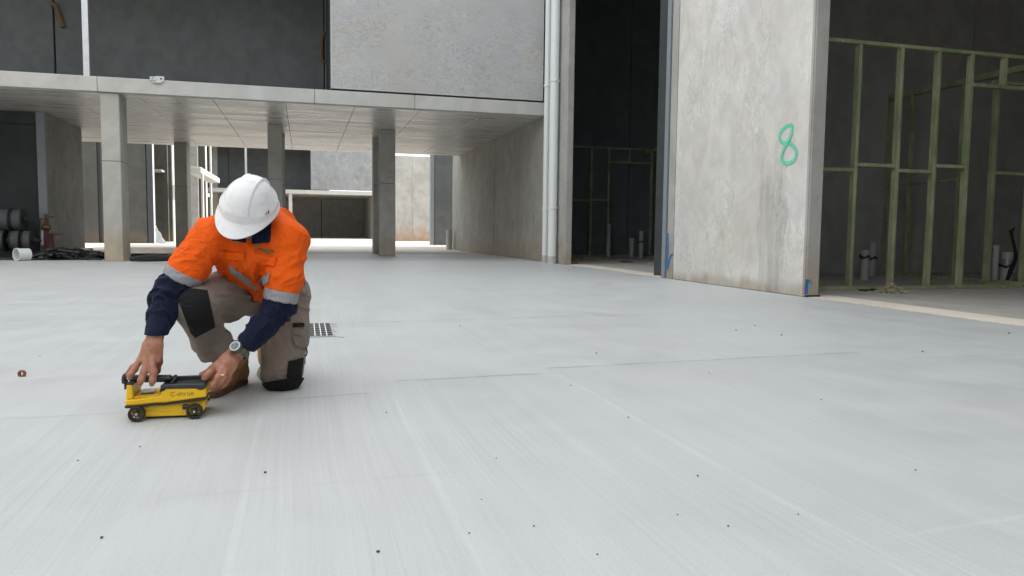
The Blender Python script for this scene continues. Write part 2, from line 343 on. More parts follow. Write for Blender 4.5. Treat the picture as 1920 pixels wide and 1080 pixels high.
# ------------------------------------------------------------------ building blocks
def link(name, me, mat=None, parent=None):
    o = bpy.data.objects.new(name, me); COL.objects.link(o)
    if mat is not None: me.materials.append(M[mat] if isinstance(mat, str) else mat)
    if parent is not None:
        o.parent = parent; o.matrix_parent_inverse = parent_inv(parent)
    return o
def parent_inv(p):
    m = Matrix.Identity(4); c = p
    chain = []
    while c is not None: chain.append(c); c = c.parent
    for c in reversed(chain): m = m @ c.matrix_parent_inverse @ c.matrix_basis
    return m.inverted()
def tag(o, label=None, cat=None, group=None, kind=None):
    if label: o['label'] = label
    if cat: o['category'] = cat
    if group: o['group'] = group
    if kind: o['kind'] = kind
    return o
def thing(name, loc, label, cat, group=None):
    o = bpy.data.objects.new(name, None); COL.objects.link(o); o.location = loc; o.empty_display_size = .1
    return tag(o, label, cat, group)
class MB:
    def __init__(s): s.v = []; s.f = []
    def add(s, vs, fs):
        n = len(s.v); s.v += [tuple(v) for v in vs]; s.f += [tuple(i+n for i in f) for f in fs]; return s
    def box(s, x0, x1, y0, y1, z0, z1):
        return s.add([(x0,y0,z0),(x1,y0,z0),(x1,y1,z0),(x0,y1,z0),(x0,y0,z1),(x1,y0,z1),(x1,y1,z1),(x0,y1,z1)],
                     [(0,3,2,1),(4,5,6,7),(0,1,5,4),(1,2,6,5),(2,3,7,6),(3,0,4,7)])
    def tube(s, pts, r, n=10, cap=True, flat=None):
        pts = [Vector(p) for p in pts]; rs = r if isinstance(r, (list, tuple)) else [r]*len(pts)
        rings = []; prev = None
        for i, p in enumerate(pts):
            t = (pts[min(i+1, len(pts)-1)]-pts[max(i-1, 0)]).normalized()
            if prev is None:
                u = t.orthogonal().normalized() if flat is None else (Vector(flat)-t*t.dot(Vector(flat))).normalized()
            else: u = (prev-t*t.dot(prev)).normalized()
            prev = u; v = t.cross(u)
            rings.append([p+(u*math.cos(2*math.pi*j/n)+v*math.sin(2*math.pi*j/n))*rs[i] for j in range(n)])
        vs = [q for rg in rings for q in rg]; fs = []
        for i in range(len(pts)-1):
            for j in range(n):
                a = i*n+j; b = i*n+(j+1) % n; fs.append((a, b, b+n, a+n))
        if cap: fs.append(tuple(reversed(range(n)))); fs.append(tuple(range((len(pts)-1)*n, len(pts)*n)))
        return s.add(vs, fs)
    def pipe(s, p0, p1, ro, ri, n=24):
        p0, p1 = Vector(p0), Vector(p1); t = (p1-p0).normalized(); u = t.orthogonal().normalized(); v = t.cross(u)
        vs = []
        for p in (p0, p1):
            for r in (ro, ri):
                vs += [p+(u*math.cos(2*math.pi*j/n)+v*math.sin(2*math.pi*j/n))*r for j in range(n)]
        fs = []
        for j in range(n):
            k = (j+1) % n
            fs += [(j, k, 2*n+k, 2*n+j), (n+k, n+j, 3*n+j, 3*n+k), (k, j, n+j, n+k), (2*n+j, 2*n+k, 3*n+k, 3*n+j)]
        return s.add(vs, fs)
    def prism(s, poly, axis, a, b):
        # poly in the two other axes
        n = len(poly); vs = []
        for t in (a, b):
            for (p, q) in poly:
                vs.append({'x': (t, p, q), 'y': (p, t, q), 'z': (p, q, t)}[axis])
        fs = [tuple(range(n)), tuple(reversed(range(n, 2*n)))]
        for i in range(n):
            j = (i+1) % n; fs.append((i, i+n, j+n, j))
        return s.add(vs, fs)
    def build(s, name, mat, parent=None, bevel=0.0, smooth=False, seg=1):
        me = bpy.data.meshes.new(name); bm = bmesh.new()
        vs = [bm.verts.new(v) for v in s.v]
        for f in s.f:
            try: bm.faces.new([vs[i] for i in f])
            except ValueError: pass
        bmesh.ops.recalc_face_normals(bm, faces=bm.faces)
        if bevel:
            ed = [e for e in bm.edges if len(e.link_faces) == 2 and e.calc_face_angle(0) > .5]
            bmesh.ops.bevel(bm, geom=ed, offset=bevel, segments=seg, affect='EDGES', profile=.5)
        if smooth:
            for f in bm.faces: f.smooth = True
            for e in bm.edges:
                if len(e.link_faces) == 2 and e.calc_face_angle(0) > .7: e.smooth = False
        bm.to_mesh(me); bm.free()
        return link(name, me, mat, parent)
def box(name, mat, parent, x0, x1, y0, y1, z0, z1, bevel=.006):
    return MB().box(min(x0,x1), max(x0,x1), min(y0,y1), max(y0,y1), min(z0,z1), max(z0,z1)).build(name, mat, parent, bevel)
def struct(o): o['kind'] = 'structure'; return o
# ================================================================== SETTING
XR = 5.435; TH = .18            # courtyard face and thickness of the right-hand wall
YF, YB = 16.92, 26.93           # front and rear edge of the mezzanine slab
ZS, ZT = 3.405, 3.70            # its soffit and top
YN = 22.35                      # far edge of the new broomed floor
HT = 11.0

# ground: base sheet, new floor, old rear yard, unit floors (each a few mm above the one below)
struct(box('ground', 'dirtpaving', None, -90, 90, -60, 160, -.30, -.062, 0))
def sheet(name, mat, poly, z, t=.05, parent=None):
    return struct(MB().prism(poly, 'z', z-t, z).build(name, mat, parent, 0))
sheet('courtyard_floor', 'floor', [(-9.5, -14), (XR+.02, -14), (XR+.02, YN), (-3.95, YN), (-3.95, 18.15), (-5.0, 17.55), (-9.5, 17.5)], 0.0)
sheet('rear_yard', 'dirtpaving', [(-30, YN+.02), (30, YN+.02), (30, 72), (-30, 72)], -.006)
sheet('rough_ground', 'tar', [(-14, 17.52), (-5.0, 17.57), (-3.97, 18.17), (-3.97, YN), (-14, YN)], -.012)
for y0, y1, nm in ((1.5, 7.26, 'unit_floor'), (10.80, 15.37, 'unit_floor')):
    pass
sheet('unit_floor', 'unitfloor', [(XR+.47, -12), (16, -12), (16, 11.4), (XR+.47, 11.4)], .004)
sheet('unit_floor', 'unitfloor', [(XR+.47, 11.66), (16, 11.66), (16, 21.4), (XR+.47, 21.4)], .004)
sheet('threshold_strip', 'threshold', [(XR+.035, 1.0), (XR+.465, 1.0), (XR+.465, 7.6), (XR+.035, 7.27)], .004)
sheet('threshold_strip', 'threshold', [(XR+.035, 10.8), (XR+.465, 10.7), (XR+.465, 15.6), (XR+.035, 15.36)], .004)

# ---------------------------------------------------------------- right-hand warehouse
RW = thing('warehouse_building', (XR+5, 8, 0), 'tall precast concrete warehouse on the right with open bays beside the painted number 8', 'building')
Yj = [PX(1261, 500, XR).y, PX(1249, 500, XR).y, PX(1247.5, 500, XR).y, PX(1241, 500, XR).y]
p8 = box('wall_panel', 'panel8', RW, XR, XR+TH, 7.266, Yj[0]-.012, 0, 6.0, .012)
tag(p8, 'pale stained panel with a green 8 sprayed on it')
box('shaded_panel_end', 'wall', RW, XR+.012, XR+TH-.004, 7.25, 7.265, .005, 5.99, .004)  # thin cap in darker concrete that carries the end face's shade as colour
box('panel_edge_strip', 'wall', RW, XR-.004, XR+.02, 7.262, 7.30, .01, 5.99, .003)
box('return_panel', 'wall', RW, XR+.002, XR+TH, Yj[0]+.012, Yj[1], 0, 6.0, .008)
box('door_jamb', 'greysteel', RW, XR-.012, XR+.10, Yj[2]+.01, Yj[3], 0, 6.0, .004)
box('joint_filler', 'gap', RW, XR+.02, XR+TH-.05, Yj[0]-.012, Yj[0]+.012, 0, 6.0, 0)
box('joint_filler', 'gap', RW, XR+.02, XR+TH-.05, Yj[1], Yj[2]+.01, 0, 6.0, 0)
YP = 15.37
box('pier', 'wall', RW, XR, PY(1071.5, 491, YP).x, YP, 16.86, 0, HT, .012)
box('wall_panel', 'sidewall', RW, XR+.004, XR+TH, 16.875, 21.69, 0, HT, .01)
box('wall_panel', 'sidewall', RW, XR+.004, XR+TH, 21.735, 28.3, 0, HT, .01)
box('joint_filler', 'gap', RW, XR+.02, XR+TH-.05, 21.69, 21.735, 0, HT, 0)
box('header_panel', 'wall', RW, XR, XR+TH, -14, YP-.01, 6.01, HT, .01)
box('wall_panel', 'wall', RW, XR, XR+TH, -14, 1.2, 0, 6.0, .01)
box('party_wall', 'dark2', RW, XR+TH+.32, PY(1815, 300, 11.45).x-.012, 11.45, 11.65, 0, HT-.3, .006)
box('party_wall', 'dark2', RW, PY(1815, 300, 11.45).x+.012, 16, 11.45, 11.65, 0, HT-.3, .006)
box('joint_filler', 'gap', RW, PY(1815, 300, 11.45).x-.012, PY(1815, 300, 11.45).x+.012, 11.50, 11.62, 0, HT-.3, 0)
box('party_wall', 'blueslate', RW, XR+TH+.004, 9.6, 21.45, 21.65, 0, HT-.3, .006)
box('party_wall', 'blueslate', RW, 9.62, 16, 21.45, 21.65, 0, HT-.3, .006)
box('shade_strip', 'shadewall', RW, XR+TH+.004, XR+TH+.30, Yj[3]-.05, 11.445, 0, 6.0, .006)  # near-black box added as the shaded strip at the edge of the opening
box('end_wall', 'dark2', RW, 16.01, 16.2, -14, 33.5, 0, HT-.3, .006)
box('front_wall', 'dark2', RW, XR+TH+.004, 16.0, -14.2, -14.0, 0, HT-.3, .006)
box('shade_block_rear', 'dark2', RW, 7.2, 16.0, 33.3, 33.5, 0, HT-.3, .006)  # out-of-sight rear block, added to cast shade on the rear yard
box('shade_block_side', 'wall', RW, 7.0, 7.2, 28.31, 33.5, 0, HT-.3, .006)
box('roof', 'steel', RW, XR+TH+.004, 16.3, -14.3, 28.3, HT-.3, HT-.05, 0)
box('roof', 'steel', RW, 7.0, 16.3, 28.31, 33.6, HT-.3, HT-.05, 0)  # roof over the added shading block
# grey upstand of dirt-dark skirting under panel corner
box('packer', 'gap', RW, XR+.01, XR+TH+.01, 7.235, 7.262, .004, .022, 0)

# paint marks on the panels
def stroke(name, mat, parent, pts, wdt, plane, off):
    """ribbon a millimetre proud of the wall, ragged like spray paint"""
    mb = MB(); P = [Vector(p) for p in pts]; vs = []
    nrm = Vector((-1, 0, 0)) if plane == 'x' else Vector((0, -1, 0))
    fine = []
    for i in range(len(P)-1):
        for t in range(6): fine.append(P[i].lerp(P[i+1], t/6))
    fine.append(P[-1])
    for i, p in enumerate(fine):
        t = (fine[min(i+1, len(fine)-1)]-fine[max(i-1, 0)]).normalized(); s = t.cross(nrm)
        wd = wdt*(.85+.3*random.random())
        if i in (0, len(fine)-1): wd *= .5
        vs += [p+s*wd/2+nrm*(off+i*3e-5), p-s*wd/2+nrm*(off+i*3e-5)]
    fs = [(2*i, 2*i+1, 2*i+3, 2*i+2) for i in range(len(fine)-1)]
    return mb.add(vs, fs).build(name, mat, parent)
def catmull(p, n=6):
    out = []
    for i in range(len(p)-1):
        a, b, c, d = Vector(p[max(i-1, 0)]), Vector(p[i]), Vector(p[i+1]), Vector(p[min(i+2, len(p)-1)])
        for k in range(n):
            t = k/n; out.append(.5*((2*b)+(c-a)*t+(2*a-5*b+4*c-d)*t*t+(3*b-a-3*c+d)*t**3))
    out.append(Vector(p[-1])); return out
e8 = [(1487, 242), (1485, 235), (1475, 237), (1465, 247), (1462, 259), (1468, 268), (1480, 268), (1489, 275), (1494, 287), (1490, 300), (1480, 306), (1470, 305), (1466, 297), (1469, 284), (1476, 270), (1483, 257), (1487, 242)]
stroke('painted_number', 'paint_green', RW, catmull([PX(x, y, XR) for x, y in e8], 4), .044, 'x', .0035)
ar = [(1253, 437), (1252.5, 470), (1252, 504)]
stroke('painted_arrow', 'paint_blue', RW, catmull([PX(x, y, XR) for x, y in ar], 4), .045, 'x', .004)
stroke('painted_arrow', 'paint_blue', RW, catmull([PX(x, y, XR) for x, y in [(1262, 477), (1258, 480), (1255, 490), (1252, 503), (1249, 492)]], 4), .04, 'x', .0055)
bm_ = [PY(x, y, 7.25) for x, y in [(1511, 551), (1511.5, 536), (1514, 524)]]
stroke('painted_mark', 'paint_blue', RW, catmull(bm_, 4), .045, 'y', .004)
stroke('painted_mark', 'paint_blue', RW, catmull([PY(x, y, 7.25) for x, y in [(1515, 525), (1519, 528), (1521, 533)]], 4), .012, 'y', .005)
stroke('painted_mark', 'paint_red', RW, [PX(1506.5, 537, XR), PX(1506, 553, XR)], .02, 'x', .005)

# ---------------------------------------------------------------- mezzanine building across the courtyard
def mezz(name, label, y0, ysgn_detail=True):
    """deep concrete mezzanine on columns, open bay above it and one tall facade panel"""
    B = thing(name, (-1.5, y0+5, 0), label, 'building')
    dy = y0-YF
    xl = -9.5 if ysgn_detail else -7.2
    if ysgn_detail:
        xs = [xl, G(255.6, 179, ZS).x-1.45, G(255.6, 179, ZS).x, G(399, 186, ZS).x, G(535.5, 193, ZS).x, G(665, 200.7, ZS).x, G(783, 212.6, ZS).x, G(892.6, 223, ZS).x, XR-.004]
    else:
        xs = [xl, -4, -1, 2, XR-.1]
    ys = [y0+.20, y0+1.45, y0+3.1, y0+4.9, y0+6.7, y0+8.4, y0+10.01]
    if ysgn_detail:
        for i in range(len(xs)-1):
            for j in range(len(ys)-1):
                d = random.uniform(0, .004)
                box('soffit_panel', 'soffit', B, xs[i]+.005, xs[i+1]-.005, ys[j]+.003, ys[j+1]-.003, ZS-d, ZS+.03, .003)
    else:
        box('soffit', 'soffit', B, xl, xs[-1], ys[0], ys[-1], ZS, ZS+.03, 0)
    box('slab', 'slab', B, xl, xs[-1], y0+.20, y0+10.01, ZS+.032, ZT-.002, .004)
    ex = [xl, PY(182, 155, y0).x, PY(590, 180, y0).x, PY(778, 190, y0).x, xs[-1]] if ysgn_detail else [xl, -4.8, 0, xs[-1]]
    for i in range(len(ex)-1):
        box('edge_panel', 'slab', B, ex[i]+.004, ex[i+1]-.004, y0, y0+.197, ZS, ZT, .008)
    return B, dy, xl
MZ, _, xl = mezz('mezzanine_building', 'concrete building with deep mezzanine slab on columns facing the courtyard', YF)
XC = PX(1, 1, 1)  # unused anchor
def col(par, x0, x1, y0, y1, z1=ZS, mat='column', name='column'):
    zj = 1.98+random.uniform(-.04, .06)
    a = box('column_lift', mat, par, x0, x1, y0, y1, 0, zj, .012); box('column_lift', mat, par, x0+.002, x1-.002, y0+.002, y1-.002, zj+.006, z1-.004, .014); box('joint_filler', 'gap', par, x0+.02, x1-.02, y0+.02, y1-.02, zj-.002, zj+.008, 0); return a
col(MZ, PY(196, 487, 16.98).x, PY(231.5, 487, 16.98).x, 16.98, 17.66)
c2x = (PY(502, 300, 20.62).x, PY(529.5, 300, 20.62).x)
col(MZ, c2x[0], c2x[1], 20.62, 21.05, mat='wall'); col(MZ, c2x[0]+.05, c2x[1]+.015, 22.55, 22.98, mat='wall')
c3x = (PY(712.6, 360, 20.62).x, PY(741.5, 360, 20.62).x)
col(MZ, c3x[0], c3x[1], 20.62, 21.05, mat='wall'); col(MZ, PY(700, 360, 22.6).x, PY(722, 360, 22.6).x, 22.6, 23.0, mat='wall')
col(MZ, PY(327.5, 360, 25.9).x, PY(351, 360, 25.9).x, 25.9, 26.75, mat='wall')
# left-hand fin wall, its steel jamb and the dark wall beside it
YW = 20.42
XW = PY(86.5, 330, YW).x
box('fin_wall', 'fin', MZ, XW-.2, XW, YW+.03, 23.55, 0, ZS-.004, .01)
box('door_jamb', 'greysteel', MZ, PY(72, 330, YW).x, XW+.012, YW-.05, YW+.025, 0, ZS-.006, .006)
box('dark_wall', 'shadewall', MZ, -16, PY(72, 330, YW).x-.006, YW+.02, YW+.2, 0, ZS-.30, .006)
box('lintel', 'shadewall', MZ, -16, PY(72, 330, YW).x-.006, YW-.01, YW+.2, ZS-.295, ZS-.006, .006)
box('side_wall', 'dark2', MZ, -16.2, -16.0, YF+.2, 22, 0, ZS, 0)
box('soffit', 'soffit', MZ, -16, xl-.01, YF+.2, 27, ZS, ZS+.2, 0)
# open bay above the slab
YK = 20.35
fx = PY(620, 100, YF+.03).x; fx1 = PY(1020, 100, YF+.03).x
box('facade_panel', 'facade', MZ, fx, fx1, YF+.03, YF+.2, ZT+.045, HT, .015)
box('facade_border', 'slab', MZ, fx+.02, fx1-.03, YF+.022, YF+.03, ZT+.05, ZT+.075, 0)
box('facade_border', 'slab', MZ, fx1-.035, fx1-.015, YF+.022, YF+.03, ZT+.05, HT-.02, 0)
box('facade_border', 'slab', MZ, fx+.012, fx+.035, YF+.022, YF+.03, ZT+.05, HT-.02, 0)
box('joint_filler', 'gap', MZ, fx+.01, XR-.01, YF+.06, YF+.18, ZT, ZT+.045, 0)
box('joint_filler', 'gap', MZ, fx1+.003, XR-.002, YF+.08, YF+.18, ZT+.05, HT, 0)
box('return_wall', 'shadewall', MZ, fx+.002, fx+.2, YF+.21, YK-.01, ZT, HT, .006)
jx = PY(101.5, 60, YK).x; jx2 = PY(608, 80, YK).x
box('back_wall', 'dark', MZ, -14, jx-.02, YK, YK+.2, ZT, HT, .01)
box('back_wall', 'dark', MZ, jx+.02, jx2-.015, YK, YK+.2, ZT, HT, .01)
box('back_wall', 'blueslate', MZ, jx2+.015, fx+.2, YK, YK+.2, ZT, HT, .01)
box('joint_filler', 'gap', MZ, jx-.02, jx+.02, YK+.06, YK+.18, ZT, HT, 0)
box('joint_filler', 'gap', MZ, jx2-.015, jx2+.015, YK+.06, YK+.18, ZT, HT, 0)
box('bay_side_wall', 'dark', MZ, -14.2, -14.01, YF, YK+.2, ZT, HT, 0)
box('upper_slab', 'slab', MZ, -14.2, xl-.01, YF, YB, ZS+.2, ZT-.01, 0)
box('header_panel', 'facade', MZ, -14, fx-.01, YF, YF+.2, 7.2, HT, .01)
box('roof', 'steel', MZ, -14.2, XR-.01, YF-.01, YK+.3, HT+.01, HT+.2, 0)
# galvanised post standing on the slab edge
sx = (PY(156, 100, YF+.08).x, PY(167.5, 100, YF+.08).x)
mb = MB().box(sx[0], sx[1], YF+.05, YF+.056, ZT, 7.19).box(sx[0], sx[0]+.006, YF+.057, YF+.13, ZT, 7.19).box(sx[1]-.006, sx[1], YF+.057, YF+.13, ZT, 7.19)
post = mb.build('steel_post', 'steel', MZ)
br = MB(); b0, b1 = PY(281, 147, YF-.02), PY(308, 147, YF-.02)
br.box(b0.x, b0.x+.12, YF-.035, YF-.028, ZT-.02, ZT+.055).box(b0.x+.10, b1.x, YF-.027, YF-.02, ZT-.035, ZT+.07).box(b0.x, b1.x, YF-.02, YF+.12, ZT+.003, ZT+.012).box(b0.x+.05, b1.x-.04, YF-.05, YF-.002, ZT-.065, ZT-.036)
bro = br.build('mounting_bracket', 'steel', None, .002)
tag(bro, 'small galvanised mounting bracket on the top edge of the mezzanine slab', 'bracket')
for bx in (b0.x+.05, b0.x+.2, b1.x-.05):
    MB().tube([(bx, YF-.045, ZT+.02), (bx, YF-.019, ZT+.02)], .012, 8).build('bolt', 'darksteel', bro)
# backer rod hanging out of the joints
bp = [PY(x, y, YK-.05) for x, y in [(98, 4), (98, 9), (103, 9), (108, 22), (114, 38), (118, 51)]]
tag(MB().tube(catmull(bp, 4), .055, 8).build('foam_backer_rod', 'foam', None, 0, True), 'brown foam backer rod drooping from the joint at top left', 'foam rod')
bp = [PY(x, y, YK-.03) for x, y in [(607.5, 60), (604, 75), (603, 95), (604, 110), (608, 118)]]
tag(MB().tube(catmull(bp, 4), .04, 8).build('foam_backer_rod', 'foam', None, 0, True), 'short brown foam rod bulging beside the mottled facade panel', 'foam rod')

# ---------------------------------------------------------------- downpipes by the pier
def downpipe(pb, pt, r, label):
    o = thing('downpipe', (pb.x, pb.y, 0), label, 'downpipe', 'downpipes at the pier')
    MB().tube([(pb.x, pb.y, .16), (pb.x, pb.y, HT-.3)], r, 28).build('pipe', 'pvc', o, 0, True)
    MB().tube([(pb.x, pb.y, 0), (pb.x, pb.y, .165)], r+.006, 28).build('boot_sleeve', 'pvcdirty', o, 0, True)
    for z in (PX(1045, 391, XR-.1).z, PX(1045, 152, XR-.1).z, 7.5):
        MB().pipe((pb.x, pb.y, z), (pb.x, pb.y, z+.04), r+.014, r+.002).box(pb.x, XR-.001, pb.y-.012, pb.y+.012, z+.004, z+.036).box(pb.x-.012, pb.x+.012, pb.y-r-.05, pb.y-r-.012, z, z+.04).build('pipe_clip', 'pvc', o, 0, True)
    return o
downpipe(PX(1034.5, 488, XR-.13), None, .098, 'fatter pale downpipe nearest the doorway on the concrete pier')
downpipe(PX(1022, 486, XR-.10), None, .072, 'thinner pale downpipe just behind the fatter one, next to the mezzanine slab')

# ---------------------------------------------------------------- rear yard
RX = PY(705, 340, 60).x
RB, _, _ = mezz('rear_building', 'matching mezzanine building seen far beyond the rear yard', 60.0, False)
cx = (PY(541.5, 400, 60).x, PY(548, 400, 60).x)
box('column', 'slab', RB, cx[0], cx[1], 60.05, 60.5, 0, ZS, .01)
box('facade_panel', 'facadefar', RB, PY(582.5, 300, 60.05).x, RX, 60.03, 60.2, ZT+.05, HT, .01)
box('return_wall', 'blueslate', RB, PY(582.5, 300, 60.05).x+.02, PY(582.5, 300, 60.05).x+.2, 60.22, 63.3, ZT, HT, 0)
for a, b in ((-14, PY(428, 300, 63.4).x-.02), (PY(428, 300, 63.4).x+.02, 2)):
    box('back_wall', 'dark', RB, a, b, 63.4, 63.6, ZT, HT, 0)
px2 = (PY(459, 300, 60.1).x, PY(463, 300, 60.1).x)
box('steel_post', 'steel', RB, px2[0], px2[1], 60.05, 60.15, ZT, 7.09, 0)
box('header_panel', 'facade', RB, -14, PY(582.5, 300, 60.05).x-.01, 60.0, 60.2, 7.1, HT, 0)
box('roof', 'steel', RB, -14, 5.3, 60.0, 72, HT+.01, HT+.2, 0)
jl = PY(602.5, 400, 70).x
box('lower_back_wall', 'dark2', RB, -14, jl-.03, 70, 70.2, -.02, ZS, 0)
box('joint_filler', 'gap', RB, jl-.03, jl+.03, 70.05, 70.15, -.02, ZS, 0)
box('joint_filler', 'gap', RB, PY(428, 300, 63.4).x-.02, PY(428, 300, 63.4).x+.02, 63.45, 63.55, ZT, HT, 0)
box('lower_back_wall', 'dark2', RB, jl+.03, RX-.26, 70, 70.2, -.02, ZS, 0)
box('side_wall', 'dark2', RB, RX-.25, RX, 60.05, 70.2, -.02, ZS-.01, 0)
box('side_wall', 'dark', RB, -14.2, -14.01, 60.05, 72, -.02, HT, 0)
# boundary wall with red soil splash, and the dark panel at the right
sw = thing('boundary_wall', (7, 50, 0), 'sunlit pale boundary wall with red soil stain behind the second column', 'wall')
xs_ = [PY(706, 340, 50).x, 6.9, 9.4, 13]
for i in range(3): box('wall_panel', 'sunwall', sw, xs_[i]+.004, xs_[i+1]-.004, 50, 50.2, -.02, 5.6, .01)
dp = thing('dark_panel_wall', (6, 37, 0), 'dark concrete panel with blue-grey steel jamb just left of the long side wall', 'wall')
jx0, jx1 = PY(807, 380, 37).x, PY(813.5, 380, 37).x
box('door_jamb', 'greysteel', dp, jx0, jx1, 36.95, 37.25, -.02, 5.4, .01)
box('wall_panel', 'dark', dp, jx1+.012, 9.0, 37.0, 37.2, -.02, 5.4, .01)
stub = PX(843, 466, XR-.55)
def pvc_stub(x, y, z, h, r, label, group, mat='pvcdirty', tape=None, cap=True):
    o = thing('pipe_stub', (x, y, z), label, 'pipe stub', group)
    MB().pipe((x, y, z), (x, y, z+h), r, r-.006).build('pipe', mat, o, 0, True)
    MB().pipe((x, y, z+h-.05), (x, y, z+h+.005), r+.006, r-.004).build('rim', mat, o, 0, True)
    if cap: MB().tube([(x, y, z+h-.02), (x, y, z+h-.012)], r-.006, 20).build('cap', mat, o)
    if tape:
        pts = [(x+math.cos(a)*(r+.004), y+math.sin(a)*(r+.004), z+h*tape+math.sin(a*3)*.012) for a in np.linspace(0, 6.28, 18)]
        MB().tube(pts, [.022+.008*math.sin(i*2.1) for i in range(18)], 6).build('tape_wrap', 'black', o, 0, True)
    return o
g_ = G(842, 468); pvc_stub(g_.x, g_.y, 0, .75, .11, 'grey pipe stub standing at the far end of the long side wall', None)

# left-hand rear building, row of open bays
LB = thing('rear_side_building', (-9, 46, 0), 'row of concrete bays down the left side of the rear yard', 'building')
XL = -6.6
box('front_wall', 'rearwall', LB, -16, PY(183, 360, 36.9).x, 36.9, 37.1, -.02, 8, .01)
box('front_wall', 'rearwall', LB, PY(190, 360, 36.9).x, PY(274.5, 360, 36.9).x, 36.9, 37.1, -.02, 8, .01)
box('joint_filler', 'darksteel', LB, PY(183, 360, 36.9).x+.01, PY(190, 360, 36.9).x-.01, 36.96, 37.08, -.02, 8, 0)
x_a, x_b = PY(276, 360, 36.85).x, PY(287, 360, 36.85).x
box('door_jamb', 'slatejamb', LB, x_a, x_b, 36.85, 37.35, -.02, 8, .01)
XL = x_b
def pier(pa, pb, w=.35, mat='slab'):
    ya, yb = PX(pa, 380, XL).y, PX(pb, 380, XL).y
    box('pier', mat, LB, XL-w, XL, ya, yb, -.02, 8, .01); return ya, yb
piers = [pier(325, 328), pier(387, 389.5), pier(396.5, 398.5, .12), pier(408, 412.5)]
box('pier', 'slab', LB, XL-.02, XL+.01, 36.86, 37.15, -.02, 8, .004)
for yy_ in (55.0,):
    box('party_wall', 'dark2', LB, -16, XL-.4, yy_, yy_+.2, -.02, 8, 0)
dx0, dx1 = PY(291, 380, 41).x, PY(313, 380, 41).x
dtop = PY(303, 308, 41).z
box('bay_wall', 'rearwall', LB, -12, XL-.05, 41, 41.2, dtop, 8, .01)
box('bay_wall', 'rearwall', LB, dx1, XL-.05, 41, 41.2, -.02, dtop-.002, .01)
box('bay_wall', 'rearwall', LB, -12, dx0-1.2, 41, 41.2, -.02, dtop-.002, .01)
box('bay_wall', 'rearwall', LB, -12, XL-.35, 43.5, 43.7, -.02, 8, .01)
box('bay_ceiling', 'soffit', LB, -12, XL-.35, 41.21, 43.49, 3.5, 3.6, .01)
for pi in (0, 1):
    box('bay_wall', 'rearwall', LB, -11.9, XL-.02, piers[pi][0]-.2, piers[pi][0]-.005, -.02, 8, .01)
box('spine_wall', 'dark', LB, -12.2, -12, 37.2, 60, -.02, 8, 0)
box('roof', 'steel', LB, -16, XL, 36.9, 59.9, 8.01, 8.3, 0)
# its projecting canopy with two posts
c0 = G(377, 313, ZT); c1 = G(413, 334, ZT)
box('canopy_slab', 'slab', LB, PY(350, 330, c0.y).x, c0.x, c0.y, c1.y, ZS, ZT, .02)
box('canopy_post', 'slab', LB, PY(377.5, 380, c0.y+.1).x, PY(381.5, 380, c0.y+.1).x, c0.y+.1, c0.y+.4, -.02, ZS-.01, .01)

# ---------------------------------------------------------------- unseen buildings closing the courtyard, added for shade
CB = thing('unseen_left_building', (-9.5, 0, 0), 'unseen concrete warehouse added for shade, closing the courtyard on the left', 'building')
for i in range(5): box('wall_panel', 'wall', CB, -9.9, -9.5, -14+i*6.1, -14+i*6.1+6.07, 0, 9.0, .01)  # panels of the unseen left building, added for shade
KB = thing('unseen_back_building', (0, -16, 0), 'unseen concrete warehouse added for shade, closing the courtyard behind the camera', 'building')
for i in range(4): box('wall_panel', 'wall', KB, -9.4+i*4.9, -9.4+i*4.9+4.87, -14.6, -14.25, 0, 11.5, .01)  # panels of the unseen back building, added for shade
# ================================================================== COURTYARD DETAILS
# floor drain with cast grate
gy0, gy1 = G(600, 632).y, G(600, 608).y
gx0, gx1 = G(478, 631).x, G(624.5, 631).x
dr = thing('floor_drain', ((gx0+gx1)/2, (gy0+gy1)/2, 0), 'galvanised floor drain grate set in the pale floor behind the kneeling worker', 'drain grate')
MB().box(gx0+.002, gx1-.002, gy0+.002, gy1-.002, .0008, .0022).build('pit', 'gap', dr)
MB().box(gx0-.012, gx1+.012, gy0-.012, gy0, .001, .009).box(gx0-.012, gx1+.012, gy1, gy1+.012, .001, .009).box(gx0-.012, gx0, gy0, gy1, .001, .009).box(gx1, gx1+.012, gy0, gy1, .001, .009).build('frame', 'pvcdirty', dr)
n = 13
for i in range(1, n):
    x = gx0+(gx1-gx0)*i/n
    MB().box(x-.0032, x+.0032, gy0, gy1, .0024, .0085).build('bar', 'chalk', dr)
for j in range(1, 6):
    y = gy0+(gy1-gy0)*j/6
    MB().box(gx0, gx1, y-.0028, y+.0028, .0024, .0081).build('cross_bar', 'pvcdirty', dr)
def ragged(cx, cy, rx, ry, n=26):
    return [(cx+rx*math.cos(a)*(1+random.uniform(-.12, .12)), cy+ry*math.sin(a)*(1+random.uniform(-.12, .12))) for a in np.linspace(0, 2*math.pi, n, endpoint=False)]
def quadpatch(pts, z, name, label):
    out = []
    for i in range(len(pts)):
        a, b = Vector(pts[i]), Vector(pts[(i+1) % len(pts)])
        for k in range(8): p = a.lerp(b, k/8); out.append((p.x+random.uniform(-.008, .008), p.y+random.uniform(-.012, .012)))
    o = MB().prism(out, 'z', z-.003, z).build(name, 'mortar', None)
    return tag(o, label, 'mortar')
quadpatch([(gx1+.014, gy0-.02), (gx1+.065, gy0-.05), (gx1+.045, gy1+.02), (gx1+.014, gy1+.01)], .0035, 'mortar_patch', 'rough grey mortar strip along the right end of the floor drain')
quadpatch([(gx0-.12, gy0-.1), (gx0-.014, gy0+.02), (gx0-.014, gy1-.02), (gx0-.05, gy1+.05)], .0035, 'mortar_patch', 'rough mortar patch at the left end of the drain, seen past the bent leg')

